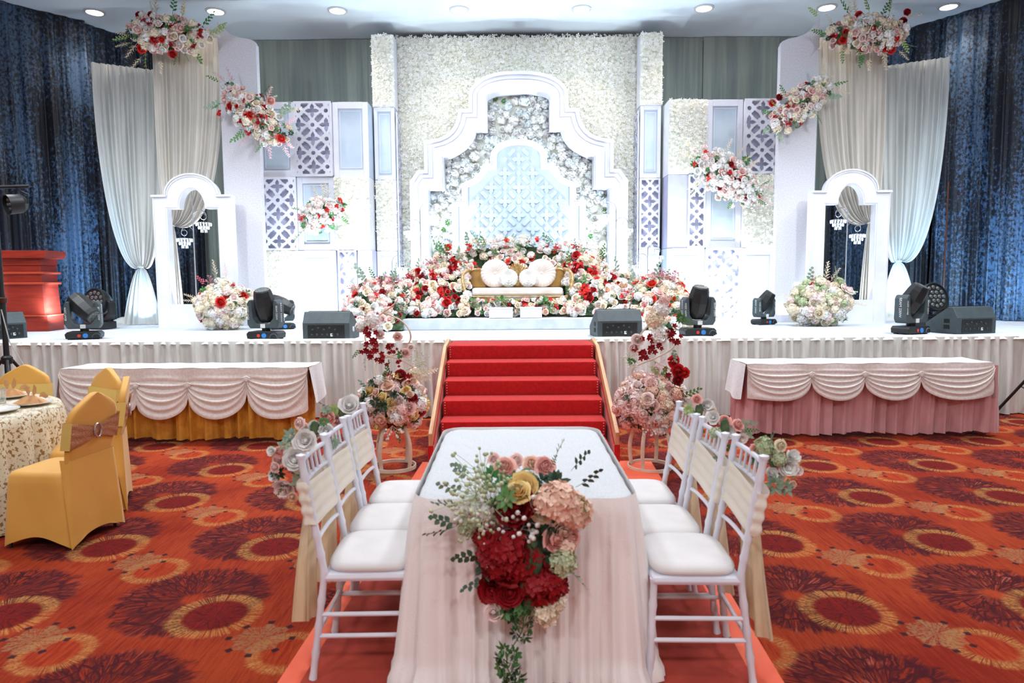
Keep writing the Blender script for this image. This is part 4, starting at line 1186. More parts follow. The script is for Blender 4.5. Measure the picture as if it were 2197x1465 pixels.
bank('flower bank left of the gilt settee on the dais', (s[0][0], s[-1][0] + .02), zt(s), 9.85, 10.75, PZ, 290, 1, MIX, .058, SPM, 22, ((-.95, 1.42, .15), (-1.15, 1.72, .10), (-.86, 1.85, .14), (-1.35, 1.45, .08), (-1.42, 1.75, .07), (-.75, 1.30, .06)))
s = sil(10.6, (1214, 570), (1240, 545), (1290, 556), (1320, 585), (1345, 588), (1362, 600))
bank('flower bank right of the gilt settee on the dais', (s[0][0] - .02, s[-1][0]), zt(s), 9.85, 10.75, PZ, 290, 2, MIX, .058, SPM, 22, ((1.15, 1.45, .13), (.98, 1.9, .16), (1.5, 1.6, .12), (1.7, 1.35, .08), (1.2, 1.75, .07)))
s = sil(11.0, (925, 552), (960, 532), (1010, 522), (1060, 512), (1110, 510), (1170, 514), (1230, 528), (1262, 540), (1290, 560))
bank('arched flower hedge behind the gilt settee', (s[0][0], s[-1][0]), zt(s), 10.8, 11.1, PZ + .35, 280, 3, TOPMIX, .062, {'spray_green': 3, 'spray_sage': 2, 'tuft_green': 3, 'blossom_red': 5, 'breath': 3}, 40)
bank('row of small roses under the gilt settee', (-.60, .78), lambda x: PZ + .24, 9.98, 10.12, PZ, 190, 4, {'rose_pink': 10, 'rose_cream': 10, 'rose_white': 7, 'rose_blush': 8, 'hyd_white': 3, 'tuft_green': 8, 'tuft_dark': 6, 'rose_dark': 2, 'blossom_red': 1, 'rose_peach': 4}, .045, {'tuft_green': 1}, 4)
s = sil(9.9, (748, 625), (775, 608), (800, 600), (832, 596), (862, 615), (872, 640))
bank('low flower group on the stage at the left end of the dais', (s[0][0], s[-1][0]), zt(s), 9.35, 10.1, STG, 180, 5, {'rose_pink': 10, 'rose_cream': 10, 'hyd_pink': 7, 'hyd_white': 8, 'rose_dark': 6, 'blossom_red': 7, 'tuft_dark': 8, 'tuft_green': 6, 'rose_white': 8, 'breath_green': 5}, .062, {'plume_pink': 3, 'berry_rust': 4, 'blossom_red': 4, 'spray_sage': 3, 'spray_green': 2}, 22)
s = sil(9.9, (1352, 632), (1365, 606), (1400, 590), (1440, 592), (1470, 612), (1480, 640))
bank('low flower group on the stage at the right end of the dais', (s[0][0], s[-1][0]), zt(s), 9.35, 10.1, STG, 180, 6, {'rose_pink': 8, 'rose_cream': 12, 'hyd_cream': 9, 'hyd_white': 8, 'rose_coral': 4, 'hyd_peach': 5, 'tuft_dark': 4, 'tuft_green': 5, 'rose_white': 8, 'breath_green': 5, 'blossom_red': 3}, .062, {'plume_pink': 2, 'berry_rust': 5, 'blossom_red': 4, 'spray_sage': 4, 'plume_cream': 2}, 22)

# ------------------------------------------------------------------ hanging and standing arrangements
def arrangement(label, px, py, Y, a, b, rot, kinds, count, size, sprays, nsp, seed, spsize=.12, extra=(), dep=.26, cat='flowers'):
    c = at(px, py, Y)
    t = thing('flower_arrangement', label, cat, tuple(c))
    mb = MB(); blob(mb, (0, 0, 0), (a, dep, b), 12, 0, .72); o = mb.build('moss_base', M['moss'], t, rot=(0, rot, 0))
    cluster(t, (0, 0, 0), (a, dep, b), rot, kinds, count, size, seed, sprays, nsp, spsize)
    for key, ex, ez, dx, dz, sz in extra:
        sz = sz*(.95 if key.startswith('rose') else .85)
        e = at(ex, ez, Y) - c; put(t, key, (e.x, -.08, e.z), (dx, -.25, dz), sz, .1)
    return t
W1 = {'rose_blush': 10, 'rose_pink': 8, 'hyd_cream': 9, 'hyd_white': 8, 'rose_cream': 6, 'blossom_dark': 3, 'rose_red': 3, 'tuft_green': 8, 'tuft_dark': 4, 'rose_white': 8}
arrangement('hanging flower cluster topping the left ivory drape', 366, 78, 10.75, .62, .28, .06, W1, 165, .058, {'spray_green': 3, 'plume_cream': 3, 'spray_lime': 2}, 14, 21, .14,
            [('plume_cream', 290, 80, -1, .1, .15), ('plume_cream', 285, 95, -1, -.3, .14), ('plume_cream', 310, 125, -.8, -1, .16), ('plume_cream', 350, 130, 0, -1, .15), ('rose_red', 310, 108, 0, 0, .08), ('rose_red', 322, 102, 0, 0, .08),
             ('spray_green', 400, 110, .2, -1, .14), ('spray_lime', 465, 65, .9, .1, .16), ('plume_cream', 455, 75, 1, -.3, .13), ('rose_dark', 305, 38, 0, 0, .07), ('rose_dark', 330, 36, 0, 0, .06), ('blossom_red', 387, 50, 0, 0, .09)])
arrangement('slanting flower cluster hung on the left tall board', 552, 252, 10.75, .64, .27, .72, W1, 165, .056, {'spray_green': 3, 'plume_pink': 4, 'spray_sage': 2}, 14, 22, .13,
            [('plume_pink', 505, 185, -.3, 1, .17), ('plume_pink', 490, 180, -.8, .7, .15), ('spray_green', 480, 180, -1, .5, .14), ('blossom_red', 478, 248, 0, 0, .07), ('blossom_red', 540, 285, 0, 0, .08), ('blossom_red', 575, 282, 0, 0, .09), ('plume_pink', 580, 310, .1, -1, .16), ('plume_pink', 610, 310, .5, -1, .16), ('plume_cream', 620, 240, 1, .1, .16), ('rose_rosepink', 585, 220, 0, 0, .08), ('rose_rosepink', 570, 230, 0, 0, .07)])
arrangement('small flower cluster with trailing greenery on the left framed boxes', 692, 462, 11.45, .40, .27, -.5, {'hyd_white': 14, 'rose_blush': 8, 'hyd_blush': 6, 'blossom_red': 5, 'tuft_green': 5, 'rose_white': 8}, 95, .055, {'spray_green': 3, 'plume_cream': 4, 'tuft_green': 2}, 10, 23, .12,
            [('drip', 705, 490, -.1, -1, .13), ('drip', 675, 495, .1, -1, .11), ('plume_cream', 735, 450, 1, .2, .18), ('blossom_mauve', 648, 468, 0, 0, .08), ('blossom_coral', 700, 450, 0, 0, .08), ('plume_cream', 745, 460, 1, -.1, .16)])
arrangement('hanging flower cluster topping the right ivory drape', 1850, 76, 10.75, .62, .28, -.02, W1, 165, .058, {'spray_green': 3, 'plume_cream': 4, 'spray_lime': 2}, 14, 24, .14,
            [('plume_cream', 1935, 40, 1, .2, .15), ('plume_cream', 1920, 110, .7, -1, .15), ('rose_red', 1890, 103, 0, 0, .09), ('rose_red', 1905, 110, 0, 0, .08), ('plume_cream', 1860, 125, -.1, -1, .15), ('spray_green', 1835, 105, 0, -1, .14), ('spray_lime', 1755, 40, -1, .5, .15), ('rose_red', 1838, 37, 0, 0, .07), ('rose_dark', 1932, 50, 0, 0, .07), ('rose_dark', 1940, 30, 0, 0, .06)])
arrangement('slanting flower cluster hung on the right tall board', 1714, 226, 10.75, .56, .24, -.66, W1, 130, .055, {'spray_green': 3, 'plume_cream': 3, 'spray_sage': 2}, 12, 25, .12,
            [('plume_cream', 1760, 185, .8, .8, .14), ('rose_red', 1773, 193, 0, 0, .06), ('rose_dark', 1668, 211, 0, 0, .06), ('rose_red', 1653, 224, 0, 0, .06), ('blossom_red', 1728, 240, 0, 0, .09), ('spray_green', 1680, 260, -.5, -1, .15), ('plume_cream', 1672, 262, -.7, -1, .15)])
arrangement('large slanting flower cluster with green trails on the right box wall', 1556, 382, 11.46, .66, .33, .62, {'hyd_white': 12, 'rose_white': 10, 'rose_blush': 8, 'hyd_blush': 6, 'blossom_red': 3, 'rose_dark': 3, 'tuft_green': 6, 'rose_pink': 4}, 180, .058, {'spray_green': 3, 'plume_cream': 5, 'tuft_green': 2}, 14, 26, .13,
            [('drip', 1540, 420, 0, -1, .13), ('drip', 1563, 430, 0, -1, .17), ('plume_cream', 1490, 340, -1, .3, .2), ('plume_cream', 1485, 320, -.8, .7, .17), ('rose_dark', 1535, 352, 0, 0, .09), ('rose_dark', 1563, 357, 0, 0, .08), ('tuft_green', 1597, 345, 0, 0, .11), ('plume_pink', 1620, 400, 1, -.2, .18), ('plume_pink', 1625, 420, 1, -.7, .18), ('hyd_peach', 1610, 395, 0, 0, .1)])
arrangement('mound of roses and hydrangeas at the foot of the left portal frame', 488, 655, 10.15, .42, .34, .0, {'hyd_cream': 12, 'hyd_white': 9, 'hyd_blush': 6, 'rose_cream': 6, 'tuft_green': 3, 'rose_red': 2, 'rose_blush': 5}, 150, .066, {'blossom_red': 5, 'plume_cream': 5, 'spray_sage': 2, 'plume_pink': 3}, 14, 27, .12,
            [('plume_cream', 470, 595, -.2, 1, .17), ('plume_pink', 490, 600, 0, 1, .17), ('berry_rust', 455, 605, -.4, 1, .13), ('spray_rust', 448, 612, -.6, .8, .12), ('rose_dark', 433, 650, 0, 0, .08), ('rose_red', 465, 658, 0, 0, .08), ('blossom_red', 480, 628, 0, 0, .09), ('blossom_red', 500, 632, 0, 0, .08), ('plume_cream', 530, 640, .8, .6, .16)], .34)
arrangement('mound of roses and hydrangeas at the foot of the right portal frame', 1752, 650, 10.15, .46, .34, .0, {'hyd_cream': 12, 'hyd_white': 10, 'hyd_palegreen': 4, 'rose_cream': 5, 'tuft_green': 3, 'rose_blush': 5, 'hyd_blush': 4}, 150, .066, {'blossom_red': 5, 'plume_cream': 5, 'spray_sage': 2}, 14, 28, .12,
            [('plume_cream', 1765, 605, .1, 1, .2), ('plume_cream', 1775, 605, .6, 1, .16), ('berry_rust', 1765, 612, 0, 1, .14), ('blossom_red', 1795, 620, 0, 0, .1), ('blossom_red', 1805, 630, 0, 0, .09), ('rose_dark', 1798, 652, 0, 0, .09), ('blossom_red', 1728, 625, 0, 0, .08), ('blossom_red', 1715, 625, 0, 0, .07), ('plume_pink', 1740, 608, -.2, 1, .17)], .34)

# ------------------------------------------------------------------ pedestal stands with flower balls and curled wire
def pedestal(label, c, s, seed, ballkinds, rings):
    t = thing('flower_pedestal', label, 'flower stand', (c[0], c[1], 0))
    def hoop(r, z, th, h, nm):
        rows = [[((r+dr)*math.cos(a), (r+dr)*math.sin(a), z + dz) for a in [2*PI*q/40 for q in range(41)]] for dr, dz in ((0, 0), (th, 0), (th, h), (0, h), (0, 0))]
        MB().grid(rows).build(nm, M['wrought'], t, True, angle=.6)
    hoop(.178, .0, .012, .03, 'base_hoop')
    for k in range(4):
        a = PI/4 + k*PI/2 + .25
        pts = []
        for i in range(11):
            v = i/10; r = .165 + .0*v + .025*math.sin(PI*v*.9) - .10*v**3; pts.append((r*math.cos(a), r*math.sin(a), .01 + .42*v))
        MB().tube(pts, .014, 6, flat=(1.2, .45)).build('strap', M['wrought'], t, True)
    hoop(.09, .40, .01, .02, 'top_hoop')
    mb = MB(); blob(mb, (0, 0, .56), (.24, .24, .2), 14, 0, .8); mb.build('moss_ball', M['moss'], t)
    RX.seed(seed)
    cluster(t, (0, 0, .58), (.27, .26, .22), 0, ballkinds, 190, .052, seed, {'spray_green': 3, 'spray_dark': 2, 'tuft_dark': 3, 'breath': 2}, 14, .08, edge_out=.85, front=False)
    for nm, pts in rings: MB().tube([(x, y, z) for x, y, z in pts], .007, 6).build('curled_wire', M['wrought'], t, True)
    return t
def spiral(c, Y, pp, jy=.0):
    out = []
    P = [at(px, py, Y) - Vector((c[0], c[1], 0)) for px, py in pp]
    P = [Vector((p.x, p.y + jy*math.sin(i*1.3), p.z)) for i, p in enumerate(P)]
    Q = [P[0]] + P + [P[-1]]
    for i in range(1, len(Q)-2):
        for k in range(5):
            u = k/5; a, b, c2, d = Q[i-1], Q[i], Q[i+1], Q[i+2]
            out.append(tuple(.5*((2*b) + (c2-a)*u + (2*a-5*b+4*c2-d)*u*u + (3*b-a-3*c2+d)*u**3)))
    out.append(tuple(P[-1])); return out
cL = (-1.035, 5.85); cR = (1.185, 5.80)
r1 = [('w', spiral(cL, 5.85, [(812, 835), (870, 795), (885, 788), (860, 770), (815, 755), (785, 735), (785, 705), (815, 675), (845, 655), (855, 640), (840, 635)], .06)),
      ('w', spiral(cL, 5.85, [(880, 845), (830, 820), (808, 800), (810, 775), (850, 760), (878, 735), (882, 712), (865, 690), (838, 678), (815, 668)], -.06))]
pl = pedestal('cream metal flower pedestal left of the red steps with rose ball and curled wires', cL, 1, 41,
              {'rose_pink': 10, 'rose_yellow': 8, 'rose_white': 4, 'hyd_pink': 6, 'tuft_dark': 7, 'tuft_green': 3, 'rose_dark': 2, 'rose_peach': 7, 'hyd_white': 3, 'rose_blush': 5}, r1)
def addl(t, c, Y, lst):
    for key, px, py, dx, dz, sz in lst:
        e = at(px, py, Y) - Vector((c[0], c[1], 0)); put(t, key, (e.x, e.y - Y + Y - c[1] + c[1] - c[1]*0 if False else e.y, e.z), (dx, -1 if dx == dz == 0 else -.4, dz), sz, .25)
addl(pl, cL, 5.78, [('rose_dark', 893, 865, 0, 0, .07), ('rose_dark', 880, 890, 0, 0, .065), ('rose_dark', 900, 880, 0, 0, .06), ('rose_yellow', 885, 883, 0, 0, .05), ('hyd_pink', 792, 865, 0, 0, .08), ('hyd_pink', 785, 890, 0, 0, .06),
    ('blossom_dark', 795, 715, 0, 0, .06), ('blossom_dark', 800, 735, 0, 0, .065), ('blossom_dark', 785, 748, 0, 0, .06), ('blossom_dark', 808, 752, 0, 0, .06), ('blossom_dark', 822, 772, 0, 0, .055), ('blossom_dark', 835, 745, 0, 0, .05), ('blossom_dark', 798, 765, 0, 0, .055), ('blossom_dark', 855, 778, 0, 0, .035), ('blossom_dark', 790, 705, 0, 0, .05), ('blossom_dark', 845, 752, 0, 0, .035),
    ('rose_dark', 860, 805, 0, 0, .055), ('blossom_dark', 878, 808, 0, 0, .045), ('rose_pink', 853, 722, 0, 0, .042), ('rose_pink', 870, 757, 0, 0, .045), ('rose_blush', 882, 745, 0, 0, .035), ('rose_blush', 816, 718, 0, 0, .045),
    ('spray_sage', 785, 760, -.3, -1, .07), ('spray_green', 775, 745, -.7, -1, .06), ('breath_green', 895, 765, 0, 0, .08), ('breath_green', 905, 780, 0, 0, .07), ('plume_cream', 895, 805, 1, .3, .12), ('plume_cream', 885, 815, .8, .1, .10), ('hyd_white', 800, 690, 0, 0, .075), ('hyd_white', 775, 700, 0, 0, .05), ('hyd_cream', 890, 800, 0, 0, .05),
    ('spray_dark', 820, 825, -.5, 1, .06), ('spray_green', 835, 800, .1, 1, .05), ('tuft_green', 860, 760, 0, 0, .05)])
r2 = [('w', spiral(cR, 5.8, [(1420, 845), (1375, 820), (1358, 803), (1362, 785), (1400, 768), (1440, 750), (1450, 730), (1425, 700), (1395, 675), (1400, 655), (1420, 640)], .06)),
      ('w', spiral(cR, 5.8, [(1380, 840), (1430, 812), (1440, 795), (1405, 775), (1370, 755), (1365, 730), (1390, 695), (1420, 672), (1410, 655)], -.06))]
pr = pedestal('cream metal flower pedestal right of the red steps with blush flower ball and curled wires', cR, 1, 42,
              {'hyd_cream': 8, 'rose_rosepink': 5, 'rose_pink': 9, 'hyd_pink': 7, 'hyd_peach': 4, 'rose_blush': 7, 'tuft_dark': 4, 'hyd_white': 3, 'hyd_blush': 4}, r2)
addl(pr, cR, 5.73, [('tuft_dark', 1428, 905, 0, 0, .07), ('tuft_dark', 1420, 925, 0, 0, .06), ('tuft_dark', 1440, 890, 0, 0, .06), ('rose_rosepink', 1365, 895, 0, 0, .045), ('rose_rosepink', 1378, 890, 0, 0, .04), ('rose_rosepink', 1352, 905, 0, 0, .035), ('rose_dark', 1458, 853, 0, 0, .05),
    ('blossom_dark', 1373, 755, 0, 0, .07), ('blossom_dark', 1390, 725, 0, 0, .06), ('blossom_dark', 1395, 748, 0, 0, .065), ('blossom_dark', 1385, 765, 0, 0, .045), ('blossom_dark', 1412, 742, 0, 0, .05), ('blossom_dark', 1440, 710, 0, 0, .06), ('blossom_dark', 1452, 730, 0, 0, .055), ('blossom_dark', 1435, 722, 0, 0, .05),
    ('rose_red', 1445, 775, 0, 0, .055), ('rose_red', 1455, 795, 0, 0, .06), ('rose_red', 1468, 800, 0, 0, .05), ('blossom_dark', 1430, 803, 0, 0, .055), ('rose_dark', 1455, 815, 0, 0, .05), ('rose_dark', 1450, 828, 0, 0, .045),
    ('rose_blush', 1368, 728, 0, 0, .06), ('rose_blush', 1360, 745, 0, 0, .05), ('hyd_white', 1415, 718, 0, 0, .08), ('hyd_cream', 1405, 685, 0, 0, .08), ('hyd_white', 1420, 665, 0, 0, .07), ('spray_sage', 1440, 745, .3, -1, .07), ('spray_green', 1450, 690, .8, .3, .08), ('tuft_green', 1460, 680, 0, 0, .06), ('breath_green', 1350, 770, 0, 0, .07), ('tuft_green', 1355, 775, 0, 0, .045),
    ('rose_blush', 1408, 795, 0, 0, .05), ('plume_pink', 1400, 790, .5, .2, .08), ('breath', 1365, 790, 0, 0, .07), ('hyd_pink', 1425, 645, 0, 0, .05), ('spray_lime', 1390, 785, 1, -.3, .07)])

# ------------------------------------------------------------------ stage monitors and moving lights
def monitor(label, px, py, w_, rz, handle=True):
    g = gnd(px, py, STG)
    t = thing('stage_monitor', label, 'speaker', (g.x, g.y, STG), rz)
    prof = [(0, 0), (0, .20), (.075, .335), (.13, .335), (.46, .12), (.44, 0)]
    MB().prism([(y, z) for y, z in prof], -w_/2, w_/2, 'x').build('cabinet', M['charcoal'], t, bevel=.008)
    MB().prism([(.145, .333), (.455, .13), (.457, .137), (.147, .341)], -w_/2 + .03, w_/2 - .03, 'x').build('grille', M['black'], t)
    MB().box((0, -.003, .10), (w_*.78, .008, .165)).build('connector_plate', M['black'], t, bevel=.004)
    rr = random.Random(px); mb = MB()
    for i in range(5): mb.lathe([(.011, 0), (.011, .012), (0, .012)], 10, (0, 0, 0), 0, Matrix.Translation((-w_*.28 + i*w_*.12, -.007, .125 + .02*(i % 2))) @ Matrix.Rotation(PI/2, 4, 'X'))
    for i in range(6): mb.box((-w_*.30 + i*w_*.11, -.009, .065), (.02, .006, .026 if i % 2 else .014))
    mb.build('knobs_and_sockets', M['charcoal'], t)
    MB().box((w_*.12, -.009, .06), (.028, .004, .036)).build('rating_label', M['text'], t)
    for s in (-1, 1):
        if handle:
            for dz in (.085, .16): MB().box((s*(w_/2 + .001), .15, dz), (.006, .08, .05)).build('handle_slot', M['dark'], t, bevel=.002)
        else:
            MB().lathe([(.032, 0), (.032, .008), (.02, .009), (.015, .003), (0, .003)], 16).build('pole_socket', M['text'], t, True, loc=(s*(w_/2), .16, .12), rot=(0, s*PI/2, 0))
    return t
monitor('wedge stage monitor in front of the left lattice wall', 700, 729, .57, -.04, False)
monitor('wedge stage monitor at the stage edge beside the top of the red steps', 1330, 724, .55, .10)
monitor('wedge stage monitor at the far right of the stage', 2095, 716, .62, .28)
monitor('wedge stage monitor beside the red lectern at the left edge', 22, 727, .40, 1.05, False)
FNT = None
def text_obj(body, parent, loc, rot, size, m):
    cu = D.curves.new('lettering', 'FONT'); cu.body = body; cu.size = size; cu.extrude = .001; cu.align_x = 'CENTER'; cu.align_y = 'CENTER'
    o = D.objects.new('lettering', cu); C.objects.link(o); dg = bpy.context.evaluated_depsgraph_get(); dg.update()
    me = D.meshes.new_from_object(o.evaluated_get(dg)); D.objects.remove(o); D.curves.remove(cu)
    me.materials.clear(); me.materials.append(m)
    o = inst('lettering', me, parent, loc); o.rotation_euler = rot; return o
def moving_head(label, px, py, rz, tilt, s=1.0, headrz=0.0, fat=1.0):
    g = gnd(px, py, STG)
    t = thing('moving_head_light', label, 'stage light', (g.x, g.y, STG), rz)
    k = s
    MB().prism([(-.19*k, .012), (-.20*k, .07*k), (-.17*k, .10*k), (.17*k, .10*k), (.20*k, .07*k), (.19*k, .012)], -.12*k, .12*k, 'y').build('base', M['black'], t, bevel=.008)
    b = MB()
    for sx in (-1, 1):
        for sy in (-1, 1): b.box((sx*.15*k, sy*.08*k, .006), (.04, .04, .014))
    b.build('feet', M['dark'], t)
    MB().lathe([(.03*k, 0), (.03*k, .006), (0, .006)], 14).build('blue_connector', mat('blue_plug', '#2F7FD0', rough=.4), t, loc=(.03*k, -.122*k, .05*k), rot=(PI/2, 0, 0))
    MB().lathe([(.02*k, 0), (.02*k, .006), (0, .006)], 12).build('red_connector', mat('red_plug', '#C83A30', rough=.4), t, loc=(-.04*k, -.122*k, .05*k), rot=(PI/2, 0, 0))
    hp = MB()
    for i in range(12):
        a0 = PI*i/12
    hp.tube([(.15*k + .045*k*math.cos(PI*i/10), -.124*k, .022 + .05*k*math.sin(PI*i/10)) for i in range(11)], .008*k, 6); hp.build('side_handle', M['charcoal'], t, True)
    MB().lathe([(.05*k, 0), (.05*k, .03*k), (.08*k, .035*k)], 20).build('pan_collar', M['black'], t, True, loc=(0, 0, .10*k))
    z0 = .135*k
    yk = MB()
    P = [(-.20, 0), (.20, 0), (.235, .05), (.235, .30), (.20, .345), (.165, .345), (.15, .12), (.09, .055), (-.09, .055), (-.15, .12), (-.165, .345), (-.20, .345), (-.235, .30), (-.235, .05)]
    yk.prism([(x*k*fat*.85, z*k + z0) for x, z in P], -.085*k, .085*k, 'y')
    yk.build('yoke', M['charcoal'], t, bevel=.012)
    hd = thing('head', None, None, (0, 0, z0 + .27*k)) if False else None
    prof = [(.06, -.20), (.105, -.185), (.125, -.10), (.13, .02), (.115, .14), (.10, .2), (.098, .205)]
    h = MB(); mt = Matrix.Rotation(headrz, 4, 'Z') @ Matrix.Rotation(tilt, 4, 'X') @ Matrix.Rotation(PI/8, 4, 'Z')
    h.lathe([(r*k, z*k) for r, z in prof], 8, (0, 0, 0), 0, mt)
    ho = h.build('head', M['black'], t, loc=(0, 0, z0 + .27*k), bevel=.01)
    l = MB(); l.lathe([(.085*k, .206*k), (.085*k, .212*k), (.07*k, .207*k), (0, .200*k)], 24, (0, 0, 0), 0, mt); l.build('front_lens', M['lens'], ho, True)
    for sx in (-1, 1):
        text_obj('BEAM 230W', t, (sx*.182*k*fat*1.0, -.0865*k, z0 + .19*k), (PI/2, sx*PI/2, 0), .032*k, M['text'])
    text_obj('BEAM 230W', t, (.2355*k*fat*.85, 0, z0 + .19*k), (PI/2, PI/2, PI/2), .045*k, M['text']); text_obj('BEAM 230W', t, (-.2355*k*fat*.85, 0, z0 + .19*k), (PI/2, PI/2, -PI/2), .045*k, M['text'])
    MB().box((0, -.087*k, z0 + .03*k), (.06*k, .004, .05*k)).build('rating_sticker', M['text'], t)
    return t
moving_head('black moving head spotlight near the red lectern, left of the stage', 183, 727, .35, 2.2, .98, .9)
moving_head('black moving head spotlight left of centre, in front of the portal flowers', 572, 727, -.12, .35, 1.0, .0)
moving_head('pale-lit moving head spotlight behind the left centre one', 605, 706, .5, 2.0, .9, 1.0)
moving_head('black moving head spotlight beside the right flower group', 1496, 720, .10, .3, 1.0, .2)
moving_head('smaller moving head spotlight standing further back before the right lattice', 1638, 696, .45, .6, .85, .7)
moving_head('black moving head spotlight at the right of the stage before the wash light', 1953, 716, .42, .5, 1.02, .4)
def wash(label, px, py, rz, tilt):
    g = gnd(px, py, STG); t = thing('wash_light', label, 'stage light', (g.x, g.y, STG), rz)
    MB().box((0, 0, .065), (.36, .26, .11)).build('base', M['black'], t, bevel=.015)
    MB().lathe([(.022, 0), (.022, .005), (0, .005)], 12).build('dial', M['text'], t, loc=(.04, -.131, .07), rot=(PI/2, 0, 0))
    MB().prism([(-.16, .13), (.16, .13), (.25, .22), (.25, .40), (.22, .44), (.20, .40), (.20, .25), (.12, .17), (-.12, .17), (-.20, .25), (-.20, .40), (-.22, .44), (-.25, .40), (-.25, .22)], -.06, .06, 'y').build('yoke', M['black'], t, bevel=.01)
    mt = Matrix.Rotation(tilt, 4, 'X')
    h = MB().lathe([(0, -.15), (.12, -.14), (.175, -.06), (.205, .03), (.205, .11), (.19, .115), (.19, .10), (0, .10)], 28, (0, 0, 0), 0, mt)
    ho = h.build('head', M['black'], t, True, loc=(0, 0, .40), angle=.5)
    q = 0
    for n, r in ((1, 0), (6, .07), (12, .14)):
        for i in range(n):
            a = 2*PI*i/n; p = mt @ Vector((r*math.cos(a), r*math.sin(a), .102))
            if q == 0: lm = MB().lathe([(.028, -.004), (.028, .004), (.02, .009), (0, .012)], 12, (0, 0, 0), 0, mt).mesh('lens', M['lens'], True); q = 1
            inst('lens', lm, ho, p)
    return t
wash('round wash light with nineteen lenses behind the leftmost moving head', 216, 706, -.25, 1.35)
wash('round wash light with nineteen lenses at the right end of the stage', 1992, 700, .2, 1.25)

# ------------------------------------------------------------------ lectern, stands
g = gnd(45, 712, STG)
t = thing('lectern', 'dark red wooden lectern on the stage at the left picture edge', 'lectern', (g.x, g.y + .25, STG), .12)
bd = MB()
bd.prism([(-.27, 0), (.33, 0), (.33, .22), (.30, .24), (.27, .96), (-.27, .96)], -.22, .22, 'y').build('body', M['lectern'], t, bevel=.006)
MB().prism([(-.34, 1.06), (.36, 1.06), (.39, 1.14), (.39, 1.17), (-.34, 1.17)], -.28, .28, 'y').build('top', M['lectern'], t, bevel=.006)
MB().box((0, 0, 1.01), (.56, .46, .10)).build('neck', M['lectern'], t)
for z in (.70, .85): MB().box((.01, 0, z), (.62, .48, .03)).build('moulding', M['lectern_trim'], t, bevel=.005)
MB().box((.02, 0, .23), (.66, .48, .02)).build('plinth_moulding', M['lectern_trim'], t, bevel=.005)
def tripod(label, x, y, htop, tbar=None, legrot=0.0, spread=.62):
    t = thing('lighting_stand', label, 'stand', (x, y, 0))
    MB().tube([(0, 0, .12), (0, 0, 1.5)], .028, 10).build('lower_tube', M['black'], t, True)
    MB().tube([(0, 0, 1.45), (0, 0, htop)], .021, 10).build('upper_tube', M['black'], t, True)
    MB().lathe([(.045, 0), (.055, .02), (.055, .07), (.035, .09)], 12).build('hub', M['black'], t, True, loc=(0, 0, .76))
    MB().lathe([(.04, 0), (.045, .05), (.03, .06)], 12).build('collar', M['sofa_foot'], t, True, loc=(0, 0, 1.42))
    for k in range(3):
        a = legrot + 2*PI*k/3; c_, s_ = math.cos(a), math.sin(a)
        MB().tube([(.05*c_, .05*s_, .80), (spread*c_, spread*s_, .02)], .017, 8).build('leg', M['black'], t, True)
        MB().tube([(.04*c_, .04*s_, .25), (spread*.55*c_, spread*.55*s_, .37)], .008, 6).build('brace', M['black'], t, True)
    if tbar:
        x0, x1, z = tbar
        MB().tube([(x0, 0, z), (x1, 0, z + .02)], .018, 8).build('cross_bar', M['black'], t, True)
    return t
ts = tripod('tall black lighting stand with cross bar at the left picture edge', -5.47, 7.35, 2.66, (-.5, .37, 2.63), 1.2, .62)
MB().tube([(.0, -.03, 1.35), (.08, -.05, 1.0), (.22, -.06, .75), (.35, -.05, .45)], .006, 5).build('cable', M['cable'], ts, True)
pc = at(38, 437, 7.35)
t = thing('par_light', 'black par light hanging from the cross bar at the left edge', 'stage light', (pc.x, 7.35, pc.z))
mt = Matrix.Rotation(-.6, 4, 'Z') @ Matrix.Rotation(1.75, 4, 'X')
ho = MB().lathe([(0, -.07), (.07, -.07), (.10, -.03), (.105, .1), (.095, .1), (.095, .07), (0, .07)], 20, (0, 0, 0), 0, mt).build('housing', M['black'], t, True, angle=.5)
for n, r in ((1, 0), (6, .055)):
    for i in range(n):
        p = mt @ Vector((r*math.cos(2*PI*i/n), r*math.sin(2*PI*i/n), .072)); MB().lathe([(.02, 0), (.014, .008), (0, .01)], 10, (0, 0, 0), 0, mt).build('led_lens', M['lens'], ho, True, loc=p)
MB().tube([(-.11, 0, 0), (-.11, 0, .10), (0, 0, .15), (.11, 0, .10), (.11, 0, 0)], .008, 6).build('bracket', M['black'], t, True)
tripod('black lighting stand just right of the picture, one leg beside the pink skirted table', 5.98, 7.45, 2.6, None, 1.95, .62)
p = at(2027, 560, 10.9)
t = thing('pipe_upright', 'thin bronze pipe standing against the right navy velvet', 'pipe', (p.x, 10.9, STG))
MB().tube([(0, 0, .01), (0, 0, 2.2)], .013, 8).build('pipe', M['sofa_foot'], t, True)
MB().lathe([(.1, 0), (.1, .01), (.02, .015)], 16).build('foot_plate', M['black'], t, True)

